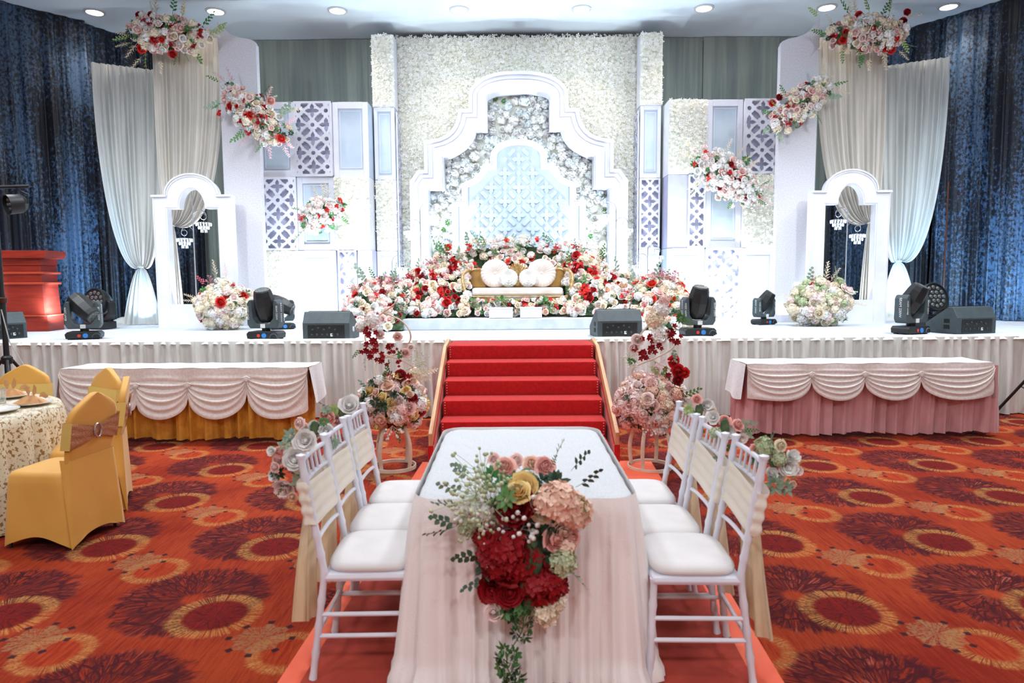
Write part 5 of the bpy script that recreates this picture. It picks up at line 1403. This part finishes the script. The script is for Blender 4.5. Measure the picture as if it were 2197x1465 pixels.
# ------------------------------------------------------------------ skirted buffet tables in front of the stage
def buffet(label, xL, xR, yf, yb, gather, skirtm, seed, ends, ztop=.76, zg=None, zb=None):
    cx = (xL + xR)/2; t = thing('buffet_table', label, 'table', (cx, (yf+yb)/2, 0))
    MB().box((0, 0, ztop - .02), (xR-xL-.04, yb-yf-.04, .03)).build('table_top', M['wood'], t)
    for sx in (-1, 1):
        for sy in (-1, 1): MB().tube([(sx*((xR-xL)/2 - .10), sy*((yb-yf)/2 - .10), 0), (sx*((xR-xL)/2 - .10), sy*((yb-yf)/2 - .10), ztop - .035)], .016, 8).build('leg', M['black'], t, True)
    c = thing('swagged_tablecloth', label.replace('buffet table', 'cloth with four swags covering the table'), 'tablecloth', (cx, (yf+yb)/2, 0))
    O = Vector((cx, (yf+yb)/2, 0))
    x0, x1, y0, y1 = xL-cx, xR-cx, yf-O.y, yb-O.y
    b = MB().grid([[(x0 + (x1-x0)*i/30, y0 + (y1-y0)*j/6, ztop + .004 + .003*math.sin(i*1.3 + j)) for i in range(31)] for j in range(7)])
    # plain falls at both ends and the back
    for xe, s in ((x0, -1), (x1, 1)):
        b.grid([[(xe + s*(.01 + .05*v + .012*math.sin(u*9 + seed)*v), y0 + (y1-y0)*u, ztop + .004 - (.36 + .02*math.sin(u*5))*v) for u in [i/12 for i in range(13)]] for v in [j/6 for j in range(7)]])
    b.grid([[(x0 + (x1-x0)*i/30, y1 + .01 + .02*v, ztop + .004 - .3*v) for i in range(31)] for v in (0, .5, 1)])
    b.build('top_cloth', M['cloth_white'], c, True, angle=3)
    G_ = [x0] + [g - cx for g in gather] + [x1]
    ne = len(G_) - 1
    for k in range(ne):
        a, e = G_[k], G_[k+1]; rows = []
        za = zg[k]; ze = zg[k+1]; ba = zb[k]; be = zb[k+1]; low = zb[-1]
        nu = 40; nv = 36
        for j in range(nv+1):
            v = j/nv; row = []
            for i in range(nu+1):
                u = i/nu
                zt_ = ztop + .004; par = 4*u*(1-u)
                gz, hz = za + (ze-za)*u, ba + (be-ba)*u
                if v < .22: zed = zt_ + (gz - zt_)*v/.22
                elif v < .82: zed = gz - .035*(v-.22)/.6
                else: zed = gz - .035 + (hz - gz + .035)*(v-.82)/.18
                zmid = zt_ + (low - zt_)*v
                b_ = par**.5
                z = zed + (zmid - zed)*b_; sag = 0
                am = .016*min(1, max(0, (v-.12)*5))*min(1, (1.02-v)*8)
                fold = math.sin(2*PI*(v*6.5) + .5*math.sin(3*u + k))*am*(.45 + .55*par)
                y = y0 - .014 - .075*v*par - .02*(v if v < .6 else 1) - fold
                row.append((a + (e-a)*u, y, z - sag*(v < .97)))
            rows.append(row)
        MB().grid(rows).build('swag', M['swag'], c, True, angle=3)
        if 0 < k: 
            kn_ = MB(); 
            for q in range(9):
                an = -PI*.1 - PI*.8*q/8; kn_.tube([(a, y0 - .03, za), (a + .05*math.cos(an), y0 - .05, za + .05*math.sin(an))], [.008, .003], 5)
            kn_.build('gather_knot', M['swag'], c, True)
    # gathered satin skirt below
    sk = thing('table_skirt', label.replace('buffet table', 'gathered skirt hanging under the swagged cloth'), 'table skirt', (cx, (yf+yb)/2, 0))
    sk_pts = [(x0 + ends[0], y1), (x0 + ends[0], y0 + .03), (x1 - ends[1], y0 + .03), (x1 - ends[1], y1)]
    mb = curtain('pleats', sk_pts, .035, ztop - .03, .17, .026, seed, skirtm, 14, 8, 1.5, .15, .6, build=False, zfun=lambda s_, v, z: z + (.012*math.sin(s_*6 + seed) if v > .9 else 0))
    mb.build('pleats', skirtm, sk, True, angle=3)
buffet('white buffet table with gold skirt on the left', -4.56, -2.06, 6.84, 7.30, [at(292, 822, 6.82).x, at(403, 822, 6.82).x, at(529, 806, 6.82).x], M['gold_skirt'], 1.3, (.06, .10), zg=[.74, .62, .62, .68, .74], zb=[.50, .40, .46, .50, .34, .26])
buffet('white buffet table with pink skirt on the right', 2.38, 4.88, 6.88, 7.36, [at(1741, 790, 6.86).x, at(1855, 791, 6.86).x, at(1976, 789, 6.86).x], M['pink_skirt'], 4.1, (.02, -.08), zg=[.74, .68, .68, .68, .74], zb=[.42, .58, .58, .58, .46, .40])

# ------------------------------------------------------------------ covered table in the foreground
TCX, TX0, TX1, TY0, TY1, TZ = .05, -.385, .485, 2.62, 3.92, .76
t = thing('signing_table', 'folding table hidden under the long white cloth in the foreground', 'table', (TCX, (TY0+TY1)/2, 0))
MB().box((0, 0, TZ - .02), (TX1-TX0-.05, TY1-TY0-.05, .03)).build('table_top', M['wood'], t)
for sx in (-1, 1):
    for sy in (-1, 1): MB().tube([(sx*.33, sy*.55, 0.02), (sx*.33, sy*.55, TZ - .035)], .016, 8).build('leg', M['black'], t, True)
c = thing('tablecloth', 'long white cloth with sheer blush folds draping the foreground table to the floor', 'tablecloth', (TCX, (TY0+TY1)/2, 0))
hw, hl, rc = (TX1-TX0)/2, (TY1-TY0)/2, .10
def rrect(n, ex=0.0, rc=rc):
    """rounded rectangle outline with outward normals"""
    segs = []; per = 4*(hw-rc) + 4*(hl-rc) + 2*PI*rc; out = []
    for i in range(n):
        s = per*i/n; L1, L2, Q = 2*(hw-rc), 2*(hl-rc), PI*rc/2
        if s < L1: p = (-hw+rc + s, -hl); nn = (0, -1)
        elif s < L1+Q: a = -PI/2 + (s-L1)/rc; p = (hw-rc+rc*math.cos(a), -hl+rc+rc*math.sin(a)); nn = (math.cos(a), math.sin(a))
        elif s < L1+Q+L2: p = (hw, -hl+rc + s-L1-Q); nn = (1, 0)
        elif s < L1+2*Q+L2: a = (s-L1-Q-L2)/rc; p = (hw-rc+rc*math.cos(a), hl-rc+rc*math.sin(a)); nn = (math.cos(a), math.sin(a))
        elif s < 2*L1+2*Q+L2: p = (hw-rc-(s-L1-2*Q-L2), hl); nn = (0, 1)
        elif s < 2*L1+3*Q+L2: a = PI/2 + (s-2*L1-2*Q-L2)/rc; p = (-hw+rc+rc*math.cos(a), hl-rc+rc*math.sin(a)); nn = (math.cos(a), math.sin(a))
        elif s < 2*L1+3*Q+2*L2: p = (-hw, hl-rc-(s-2*L1-3*Q-L2)); nn = (-1, 0)
        else: a = PI + (s-2*L1-3*Q-2*L2)/rc; p = (-hw+rc+rc*math.cos(a), -hl+rc+rc*math.sin(a)); nn = (math.cos(a), math.sin(a))
        out.append((p[0]+nn[0]*ex, p[1]+nn[1]*ex, nn[0], nn[1], s))
    return out
n = 560; base = rrect(n); rows = []
rows.append([(0, 0, TZ + .006)]*n)
for f, z in ((.5, .006), (.9, .006), (.96, .003), (.985, -.006)): rows.append([(x*f, y*f, TZ + z + .002*math.sin(s*23)) for x, y, nx, ny, s in base])
for d, z in ((.004, -.022), (.010, -.05)): rows.append([(x + nx*d, y + ny*d, TZ + z + .004*math.sin(s*31)) for x, y, nx, ny, s in base])
MB().grid(rows, 0, True).build('top_cover', M['crochet'], c, True, angle=3)
rows = []
for j in range(19):
    v = j/18; row = []
    for x, y, nx, ny, s in base:
        cor = abs(nx*ny)*2
        out_ = .012 + .055*v**.6 + .05*cor*v + (.004 + .022*v)*pleat(s, .078, 1.7, 1.5)*min(1, v*4 + .15)
        if v > .93: out_ += .02*(.5 + .5*math.sin(s*11))
        row.append((x + nx*out_, y + ny*out_, (TZ - .012)*(1-v) + .022 + (.008*math.sin(s*17) if v > .95 else 0)))
    rows.append(row)
MB().grid(rows, 0, True).build('sheer_skirt', M['tulle'], c, True, angle=3)

# bouquet tumbling over the near edge of the table
bq = thing('table_bouquet', 'large bouquet of red, peach and white flowers spilling over the near table edge', 'bouquet', (.06, 2.56, .72))
def bqp(px, py):
    """a place on the bouquet: on the table top when high in the picture, in front of the cloth when lower"""
    q = at(px, py, 2.50)
    if q.z > .80: q = gnd(px, py, .84)
    return q
mb = MB(); mb.tube([(.0, .25, .09), (0, .10, .09), (0, -.03, .02), (0, -.09, -.15), (0, -.08, -.32)], [.03, .055, .06, .055, .03], 10); mb.build('moss_base', M['moss'], bq, True)
BQ = [('rose_rosepink', 1083, 1000, .055), ('rose_rosepink', 1168, 998, .05), ('rose_pink', 1108, 985, .035), ('rose_peach', 1140, 990, .04), ('rose_pink', 1060, 985, .03), ('peony_yellow', 1123, 1047, .062), ('rose_white', 1138, 1022, .035), ('rose_cream', 1162, 1090, .045),
      ('hyd_peach', 1195, 1070, .085), ('hyd_peach', 1230, 1095, .08), ('hyd_peach', 1180, 1080, .05), ('rose_cream', 1150, 1075, .04), ('peony_dark', 1110, 1085, .08), ('hyd_dark', 1085, 1160, .10), ('hyd_dark', 1110, 1190, .095), ('hyd_dark', 1070, 1185, .09), ('hyd_dark', 1160, 1245, .095), ('hyd_dark', 1045, 1150, .06), ('rose_dark', 1090, 1215, .06), ('hyd_dark', 1195, 1255, .05), ('tuft_dark', 1120, 1140, .06), ('tuft_dark', 1140, 1180, .07), ('tuft_dark', 1135, 1235, .06), ('hyd_dark', 1130, 1255, .05), ('rose_dark', 1150, 1225, .05), ('tuft_green', 1120, 1285, .06), ('breath_green', 1075, 1050, .07), ('hyd_white', 1040, 1090, .035), ('rose_cream', 1060, 1115, .035), ('tuft_dark', 1180, 1120, .05), ('tuft_green', 1100, 1030, .05), ('rose_yellow', 1112, 1050, .05), ('hyd_dark', 1180, 1235, .07),
      ('rose_dark', 1065, 1150, .07), ('rose_dark', 1125, 1170, .06), ('peony_dark', 1092, 1262, .06), ('peony_dark', 1060, 1255, .065), ('rose_dark', 1105, 1245, .05), ('peony_dark', 1170, 1262, .065), ('rose_rosepink', 1185, 1148, .05), ('rose_peach', 1205, 1135, .045), ('rose_rosepink', 1222, 1150, .045), ('hyd_peach', 1215, 1165, .04),
      ('hyd_palegreen', 1205, 1193, .062), ('breath_green', 1040, 1040, .11), ('breath_green', 1015, 1060, .10), ('breath_green', 1050, 1075, .11), ('breath_green', 1035, 1010, .09), ('breath_green', 1025, 1110, .09), ('breath', 1020, 1100, .07), ('breath', 1130, 1110, .085), ('breath', 1115, 1125, .07), ('breath', 1070, 1125, .07), ('hyd_white', 1015, 1085, .04), ('hyd_palegreen', 1005, 1125, .05),
      ('tuft_green', 1060, 1025, .06), ('tuft_dark', 1190, 1030, .06), ('tuft_dark', 1165, 1035, .05), ('tuft_dark', 1150, 1150, .07), ('tuft_dark', 1165, 1190, .07), ('tuft_dark', 1130, 1215, .06), ('tuft_dark', 1045, 1210, .06), ('tuft_dark', 1145, 1120, .05), ('tuft_green', 1085, 1065, .05), ('tuft_green', 1060, 1090, .06),
      ('hyd_peach', 1120, 1315, .045), ('hyd_cream', 1170, 1305, .06), ('hyd_cream', 1190, 1285, .05), ('rose_blush', 1060, 1300, .035), ('rose_peach', 1140, 1305, .03), ('tuft_green', 1085, 1300, .05), ('tuft_green', 1125, 1290, .045), ('spray_green', 1180, 1000, .05), ('tuft_lime', 1240, 1085, .05), ('tuft_dark', 1100, 1310, .045), ('tuft_dark', 1140, 1270, .05)]
RX.seed(77)
for key, px, py, s_ in BQ:
    p = bqp(px, py) - bq.location
    p.y -= RX.uniform(.0, .05)
    up = .9 if py < 1080 else .25
    put(bq, key, tuple(p), ((px - 1110)/200, -1, up), s_*(.90 if key.startswith('hyd') else 1.05), .3)
for px, py, dx, dz in ((985, 1125, -1, .2), (975, 1130, -1, -.1), (1225, 1010, .5, 1), (1235, 1045, .9, .5), (1035, 1190, -1, 0), (990, 1090, -1, .6), (1010, 1025, -.8, .8), (1210, 1215, .9, -.6), (1000, 1055, -1, .3), (1190, 990, .2, 1), (1048, 1230, -.8, -.6)):
    p = bqp(px, py) - bq.location; put(bq, 'spray_dark' if dx < 0 and py > 1080 or py < 1050 and px > 1200 else 'spray_sage', tuple(p), (dx, -.4, dz), .062, .15)
vine = MB(); vp = []
for i in range(22):
    v = i/21; q = at(1105 + 18*math.sin(v*7), 1290 + 185*v, 2.47) - bq.location; vp.append((q.x, q.y - .02, q.z))
vine.tube(vp, .0025, 5)
vine.build('vine_stem', LF['green'], bq, True)
for i, v in enumerate([j/20 for j in range(1, 21)]):
    q = vp[min(21, int(v*21))]
    if .42 < v < .55: continue
    put(bq, 'tuft_green' if i % 3 else 'tuft_dark', (q[0] + (.02 if i % 2 else -.02), q[1], q[2]), (1 if i % 2 else -1, -.6, -.5), .036 if i < 8 else .042, .4)

# ------------------------------------------------------------------ white bamboo-style chairs
def ringed(a, b, r, k=4):
    a, b = Vector(a), Vector(b); pts = []; R = []
    for i in range(k*4 + 1):
        v = i/(k*4); pts.append(a.lerp(b, v)); R.append(r*(1.0 if i % 4 else 1.22))
    return pts, R
def bamboo_chair(label, loc, rz):
    t = thing('bamboo_chair', label, 'chair', loc, rz, None)
    W = .185; cw = M['chair_white']
    for s in (-1, 1):
        m_ = MB(); p1, r1_ = ringed((s*W, -.255, 0), (s*W, -.195, .44), .014, 4); p2, r2_ = ringed((s*W, -.195, .44), (s*W*.98, -.275, .915), .0145, 6)
        m_.tube(p1[:-1] + p2, r1_[:-1] + r2_, 10); m_.build('rear_post', cw, t, True)
        MB().lathe([(.019, 0), (.02, .012), (0, .018)], 10, (s*W*.98, -.275, .912)).build('post_cap', cw, t, True)
        p1, r1_ = ringed((s*W, .155, 0), (s*W*.97, .14, .43), .014, 4)
        MB().tube(p1, r1_, 10).build('leg', cw, t, True)
        for z in (.18, .27): MB().tube([(s*W, -.235 + z*.08, z), (s*W, .15, z)], .0095, 8).build('stretcher', cw, t, True)
    for z in (.20,): MB().tube([(-W, .15, z), (W, .15, z)], .0095, 8).build('stretcher', cw, t, True); MB().tube([(-W, -.225, z), (W, -.225, z)], .0095, 8).build('stretcher', cw, t, True)
    MB().box((0, -.025, .425), (.40, .355, .035)).build('seat_frame', cw, t, bevel=.015)
    rows = []
    for f, z in ((.0, .487), (.75, .487), (.92, .481), (1.0, .466), (1.0, .452), (.96, .443), (0, .443)):
        row = []
        for q in range(40):
            a = 2*PI*q/40; cc, ss = math.cos(a), math.sin(a); e = 4.5
            r = 1/((abs(cc)**e + abs(ss)**e)**(1/e)); row.append((.195*r*cc*f, .172*r*ss*f - .022, z))
        rows.append(row)
    MB().grid(rows, 0, True).build('cushion', M['cushion'], t, True, angle=1)
    def by(z): return -.195 - .08*(z - .44)/.475
    for z, r in ((.885, .011), (.80, .009), (.655, .009), (.56, .009)):
        P = [(W*math.cos(PI*i/10)*-1, by(z) - .022*math.sin(PI*i/10), z) for i in range(11)]
        MB().tube(P, r, 8).build('back_rail', cw, t, True)
    for i in range(1, 6):
        x = -W + 2*W*i/6; MB().tube([(x, by(.80) - .018, .80), (x, by(.885) - .018, .885)], .0065, 6).build('spindle', cw, t, True)
    # chiffon band and tail
    rows = []
    for j in range(19):
        v = j/18; z = .63 + .17*v; row = []
        for q in range(49):
            a = 2*PI*q/48; cx = math.cos(a); sy = math.sin(a)
            e = 5; r = 1/((abs(cx)**e + abs(sy)**e)**(1/e))
            dz = .020*cx
            f = .0032*math.sin(v*PI*7 + cx*1.3 + .4*math.sin(q*.5)) 
            row.append(((.205 + f)*r*cx, by(z) - .012 + (.030 + f)*r*sy - (.01*(1-cx*cx)), z + dz))
        rows.append(row)
    MB().grid(rows).build('sash_band', M['ivory'], t, True, angle=3, label='ivory pleated chiffon band')
    rows = []
    for j in range(21):
        v = j/20; row = []
        for q in range(41):
            u = q/40; w_ = .07 + .10*v**.7
            row.append(((u-.5)*2*w_*.9 + .02*math.sin(v*3), by(.65) - .055 - .04*v - .018*(.4 + v)*pleat(u*3, 1.0, 2.0, .8), .72 - (.53 + .05*math.sin(u*3.2 + .7))*v))
        rows.append(row)
    MB().grid(rows).build('sash_tail', M['ivory_tail'], t, True, angle=3, label='champagne chiffon tail')
    return t
chairs = [('white chair on the left side of the table, nearest the camera', (-.565, 2.83, .018), -PI/2 + .02), ('white chair on the left side of the table, middle one', (-.575, 3.21, .018), -PI/2 + .02), ('white chair on the left side of the table, farthest one', (-.565, 3.61, .018), -PI/2),
          ('white chair on the right side of the table, nearest the camera', (.70, 2.775, .018), PI/2 - .03), ('white chair on the right side of the table, middle one', (.67, 3.165, .018), PI/2 + .0), ('white chair on the right side of the table, farthest one', (.66, 3.60, .018), PI/2)]
for lb, loc, rz in chairs: bamboo_chair(lb, loc, rz)
def corsage(label, pts, Y, seed, items):
    c = at(*pts, Y); t = thing('chair_flowers', label, 'flowers', tuple(c))
    mb = MB(); blob(mb, (0, 0, 0), (.022, .022, .04), 8, 0, 1); mb.build('moss_base', M['moss'], t)
    RX.seed(seed)
    for key, px, py, sz in items:
        e = at(px, py, Y + RX.uniform(-.05, .03)) - c
        if key.startswith('spray'): put(t, key, tuple(e*.6), (e.x*4, -.3, e.z*4), sz, .15)
        else: put(t, key, tuple(e), (e.x*3, -1, e.z*3 + .3), sz, .2)
corsage('corsage of white and pink peonies on the nearest left chair', (632, 975), 2.80, 1, [('peony_white', 632, 985, .055), ('peony_white', 655, 945, .055), ('peony_blush', 612, 1045, .052), ('peony_white', 590, 1020, .03), ('rose_rosepink', 600, 970, .028), ('rose_pink', 598, 985, .03), ('rose_pink', 590, 1003, .024), ('peony_white', 583, 968, .022), ('tuft_sage', 625, 935, .045), ('tuft_dark', 597, 1015, .04), ('tuft_sage', 640, 1030, .04), ('spray_green', 605, 1070, .045), ('tuft_sage', 610, 955, .035), ('rose_peach', 628, 1065, .022), ('spray_lime', 582, 955, .03), ('rose_cream', 640, 1000, .035), ('tuft_green', 640, 1010, .035), ('hyd_palegreen', 620, 965, .025)])
corsage('corsage with pink buds on the middle left chair', (675, 920), 3.22, 2, [('peony_white', 680, 920, .05), ('peony_white', 700, 925, .04), ('rose_pink', 643, 908, .032), ('rose_pink', 652, 918, .028), ('rose_pink', 625, 935, .028), ('peony_blush', 668, 935, .04), ('tuft_sage', 658, 928, .035), ('tuft_sage', 715, 950, .04), ('spray_green', 630, 950, .03), ('tuft_green', 695, 905, .03), ('spray_lime', 625, 925, .03)])
corsage('corsage of white peony and pink roses on the farthest left chair', (735, 885), 3.63, 3, [('peony_white', 750, 870, .062), ('rose_rosepink', 708, 897, .038), ('rose_pink', 725, 903, .036), ('rose_rosepink', 695, 890, .03), ('spray_dark', 703, 870, .045), ('tuft_sage', 700, 880, .035), ('tuft_lime', 722, 880, .045), ('tuft_green', 740, 888, .035), ('hyd_palegreen', 715, 885, .03)])
corsage('corsage of white blooms on the nearest right chair', (1660, 985), 2.80, 4, [('peony_white', 1690, 1000, .045), ('hyd_palegreen', 1640, 960, .045), ('peony_white', 1660, 968, .035), ('peony_white', 1670, 1020, .03), ('peony_white', 1700, 980, .035), ('tuft_sage', 1660, 1040, .055), ('tuft_sage', 1685, 1045, .045), ('peony_white', 1655, 1015, .03), ('rose_peach', 1700, 1040, .02), ('rose_cream', 1675, 955, .03), ('spray_sage', 1650, 935, .05), ('tuft_green', 1625, 990, .035), ('rose_rosepink', 1618, 962, .02), ('hyd_palegreen', 1672, 985, .03), ('peony_blush', 1712, 1010, .022), ('spray_lime', 1700, 1025, .03)])
corsage('corsage with pink roses on the middle right chair', (1555, 915), 3.2, 5, [('rose_rosepink', 1583, 912, .034), ('rose_rosepink', 1555, 903, .034), ('peony_white', 1560, 925, .045), ('peony_white', 1530, 895, .038), ('tuft_sage', 1600, 930, .045), ('tuft_sage', 1545, 980, .05), ('spray_sage', 1600, 905, .05), ('rose_cream', 1545, 945, .035), ('tuft_green', 1560, 960, .03), ('peony_blush', 1590, 940, .03), ('hyd_palegreen', 1535, 930, .03), ('spray_green', 1615, 925, .04)])
corsage('corsage of white roses on the farthest right chair', (1500, 880), 3.6, 6, [('peony_white', 1515, 870, .045), ('rose_rosepink', 1495, 857, .032), ('peony_white', 1500, 905, .045), ('tuft_lime', 1478, 880, .04), ('tuft_sage', 1490, 890, .035), ('rose_cream', 1525, 885, .04), ('spray_sage', 1470, 865, .04), ('tuft_green', 1500, 925, .035)])

# ------------------------------------------------------------------ gold covered banquet chairs
def gold_chair(label, loc, rz, sash_label):
    t = thing('banquet_chair', label, 'chair', loc, rz)
    rows = []; n = 64
    def sq(w, d, q, yo=0.0, e=7.0):
        a = 2*PI*q/n - PI*.75; c_, s_ = math.cos(a), math.sin(a); r = 1/((abs(c_)**e + abs(s_)**e)**(1/e)); return (w*r*c_, d*r*s_ + yo)
    rows.append([(0, 0, .475)]*n)
    rows.append([(*sq(.15, .15, q), .475) for q in range(n)]); rows.append([(*sq(.192, .192, q), .468) for q in range(n)]); rows.append([(*sq(.205, .205, q), .445) for q in range(n)])
    for v in (.12, .3, .5, .7, .85, 1.0):
        row = []
        for q in range(n):
            w_ = .207 + .03*v; x, y = sq(w_, w_ + .012*v, q, -.008*v)
            ph = (q/n*4) % 1.0; ar = math.sin(PI*ph)
            k = 1 - .07*ar*v
            hem = .010 + .07*ar**.8
            row.append((x*k, y*k, .44 + (hem - .44)*v))
        rows.append(row)
    MB().grid(rows, 0, True).build('seat_cover', M['spandex'], t, True, angle=1.0)
    # back: peaked slab leaning backwards
    H = [(.40, .175), (.46, .185), (.55, .192), (.65, .200), (.74, .208), (.80, .205), (.84, .19), (.872, .15), (.90, .10), (.925, .055), (.94, .015)]
    rows = []; m2 = 32
    for z, w_ in H:
        yb = -.19 - .16*(z - .42); th = .026 if z < .8 else .026 - .05*(z-.8)*.6
        row = []
        for q in range(m2):
            a = 2*PI*q/m2; e = 6; c_, s_ = math.cos(a), math.sin(a); r = 1/((abs(c_)**e + abs(s_)**e)**(1/e)); row.append((w_*r*c_, yb + th*r*s_, z))
        rows.append(row)
    rows.append([(0, -.19 - .16*.525, .944)]*m2)
    MB().grid(rows, 0, True).build('back_cover', M['spandex'], t, True, angle=1.3)
    # rear fall: stretched web from back down to the rear feet
    rows = []
    for j in range(8):
        v = j/7; z = .55 - .535*v; w_ = .19 + .05*v; row = []
        for q in range(21):
            u = -1 + 2*q/20; ar = 1 - u*u
            row.append((w_*u, -.240 - .014*v + .012*v*ar, z + .055*ar*v**3))
        row = [(row[0][0] + .004, row[0][1] + .07*(1-v) + .01, row[0][2])] + row + [(row[-1][0] - .004, row[-1][1] + .07*(1-v) + .01, row[-1][2])]
        rows.append(row)
    MB().grid(rows).build('rear_web', M['spandex'], t, True, angle=3)
    for sx in (-1, 1):
        for yy in (-.24, .215): MB().tube([(sx*.205, yy*.86, 0.0), (sx*.18, yy*.8, .40)], .010, 6).build('leg', M['black'], t, True)
    # sash
    sh = t
    def ybk(z): return -.19 - .16*(z - .42)
    rows = []; rows2 = []
    for j in range(11):
        v = -1 + 2*j/10; row = []; row2 = []
        for q in range(33):
            u = -1 + 2*q/32
            hh = .022 + .062*abs(u)**.8; z = .70 + .0*u + v*hh
            row.append((.213*u, ybk(z) - .031 - .004*math.sin(v*9 + u*6)*abs(u) - .012*(1-u*u), z))
            z2 = .70 + v*.085
            row2.append((.213*u, ybk(z2) + .029, z2))
        rows.append(row); rows2.append(row2)
    MB().grid(rows).build('sequin_bow', M['sequin'], sh, True, angle=3)
    MB().grid(rows2).build('front_band', M['spandex_pale'], sh, True, angle=3, label='pale yellow front band')
    for s in (-1, 1):
        MB().grid([[(s*.2135, ybk(.70 + v*.084) + w_, .70 + v*.084) for v in (-1, -.5, 0, .5, 1)] for w_ in (-.033, -.01, .01, .031)]).build('side_band', M['spandex_pale'], sh, True)
    MB().tube([(.030*math.cos(2*PI*i/20), 0, .042*math.sin(2*PI*i/20)) for i in range(20)], .0075, 6, closed=True).build('oval_buckle', M['buckle'], sh, True, loc=(0, ybk(.70) - .048, .70))
    return t
gA = (Vector((-2.68, 4.06, 0)) + Vector((-2.63, 4.44, 0)))/2
gold_chair('gold covered banquet chair nearest the camera, its bronze bow facing out', (gA.x - .24, gA.y + .02, 0), PI/2 - .10, 'bronze sequin sash with oval buckle on the nearest gold chair')
gold_chair('gold covered banquet chair seen edge-on right of the nearest one', (-3.07, 4.84, 0), PI/2 + .44, 'sash on the gold chair seen edge-on')
gold_chair('gold covered banquet chair in the middle behind the nearest one', (-3.41, 5.25, 0), PI/2 + 1.01, 'sash with pale yellow front on the middle gold chair')
gold_chair('gold covered banquet chair behind the round table at the left edge', (-4.10, 5.46, 0), PI + .05, 'sash with wide pale yellow front on the chair behind the round table')

# round banquet table
RTX, RTY, RR = -4.12, 4.62, .86
t = thing('round_table', 'round banquet table under the gold brocade cloth at the left edge', 'table', (RTX, RTY, 0))
MB().lathe([(RR - .03, .71), (RR - .01, .725), (RR - .03, .735)], 48).build('table_top', M['wood'], t, True)
for k in range(4): MB().tube([(.5*math.cos(k*PI/2 + .6), .5*math.sin(k*PI/2 + .6), 0), (.5*math.cos(k*PI/2 + .6), .5*math.sin(k*PI/2 + .6), .71)], .018, 8).build('leg', M['black'], t, True)
c = thing('brocade_tablecloth', 'gold and cream brocade cloth hanging from the round table', 'tablecloth', (RTX, RTY, 0))
rows = [[(0, 0, .745)]*240]
n = 240
for r, z in ((.5, .745), (RR - .02, .745), (RR, .738)): rows.append([(r*math.cos(2*PI*q/n), r*math.sin(2*PI*q/n), z) for q in range(n)])
for j in range(1, 13):
    v = j/12; rows.append([((RR + .01 + .05*v + (.006 + .034*v)*pleat(2*PI*q/n*RR, 2*PI*RR/30, 1.0, .3))*math.cos(2*PI*q/n), (RR + .01 + .05*v + (.006 + .034*v)*pleat(2*PI*q/n*RR, 2*PI*RR/30, 1.0, .3))*math.sin(2*PI*q/n), .738 - .725*v) for q in range(n)])
MB().grid(rows, 0, True).build('cloth', M['brocade'], c, True, angle=3)
def plate(label, px, py, r=.14):
    g = gnd(px, py, .75); t = thing('dinner_plate', label, 'plate', (g.x, g.y, .747))
    MB().lathe([(0, .004), (r*.55, .004), (r*.62, .010), (r, .022), (r, .026), (r*.6, .016), (r*.5, .010), (0, .010)], 40).build('plate_body', M['china'], t, True, angle=1)
    return g
def napkin(label, g, rz=0.0):
    t = thing('folded_napkin', label, 'napkin', (g.x, g.y, .762), rz)
    mb = MB(); V = [(-.10, -.07, 0), (.12, -.06, 0), (.10, .06, 0), (-.09, .06, 0), (-.03, .0, .055), (.02, .01, .06)]
    mb.add(V, [(0, 1, 5, 4), (1, 2, 5), (2, 3, 4, 5), (3, 0, 4), (3, 2, 1, 0)]); mb.build('folded_base', M['napkin'], t, bevel=.004)
    for dx, ln, a in ((-.02, .10, -.12), (.015, .10, .25), (.06, .07, 1.0), (.085, .06, 1.3)):
        e = MB(); leaf(e, Vector((dx, .01, .045)), Vector((math.sin(a), 0, math.cos(a))), ln, .035, up=Vector((0, 1, 0))); e.build('pointed_fold', M['napkin'], t, True)
g1 = plate('white plate with napkin nearest the gold chairs on the round table', 66, 868); napkin('tan napkin folded with upright points on the right plate', g1, -.1)
g2 = plate('white plate further back on the round table', 22, 852); napkin('tan napkin folded with upright points on the back plate', g2, .2)
g3 = plate('empty white plate at the near left edge of the round table', -6, 884, .13)
g = gnd(2, 864, .75)
t = thing('drinking_glass', 'cut glass tumbler on the round table at the left picture edge', 'glass', (g.x, g.y, .747))
rows = [[((.030 + .006*z/.11)*(1 + .04*math.cos(12*a))*math.cos(a), (.030 + .006*z/.11)*(1 + .04*math.cos(12*a))*math.sin(a), z) for a in [2*PI*q/48 for q in range(48)]] for z in (0, .03, .07, .11)]
rows += [[((.027 + .006*z/.11)*math.cos(a), (.027 + .006*z/.11)*math.sin(a), z) for a in [2*PI*q/48 for q in range(48)]] for z in (.11, .07, .012)]
rows.append([(0, 0, .012)]*48); rows.insert(0, [(0, 0, 0)]*48)
MB().grid(rows, 0, True).build('glass_body', M['glass'], t, True, angle=1)
for i, (px, py) in enumerate(((95, 878), (28, 893))):
    g = gnd(px, py, .75); t = thing('fork', 'steel cutlery lying beside the %s plate on the round table' % ('right' if i == 0 else 'near left'), 'cutlery', (g.x, g.y, .748), .5)
    MB().box((0, 0, .003), (.15, .008, .003)).build('handle', M['silver'], t, bevel=.001); MB().box((.09, 0, .004), (.045, .02, .003)).build('head', M['silver'], t, bevel=.001)
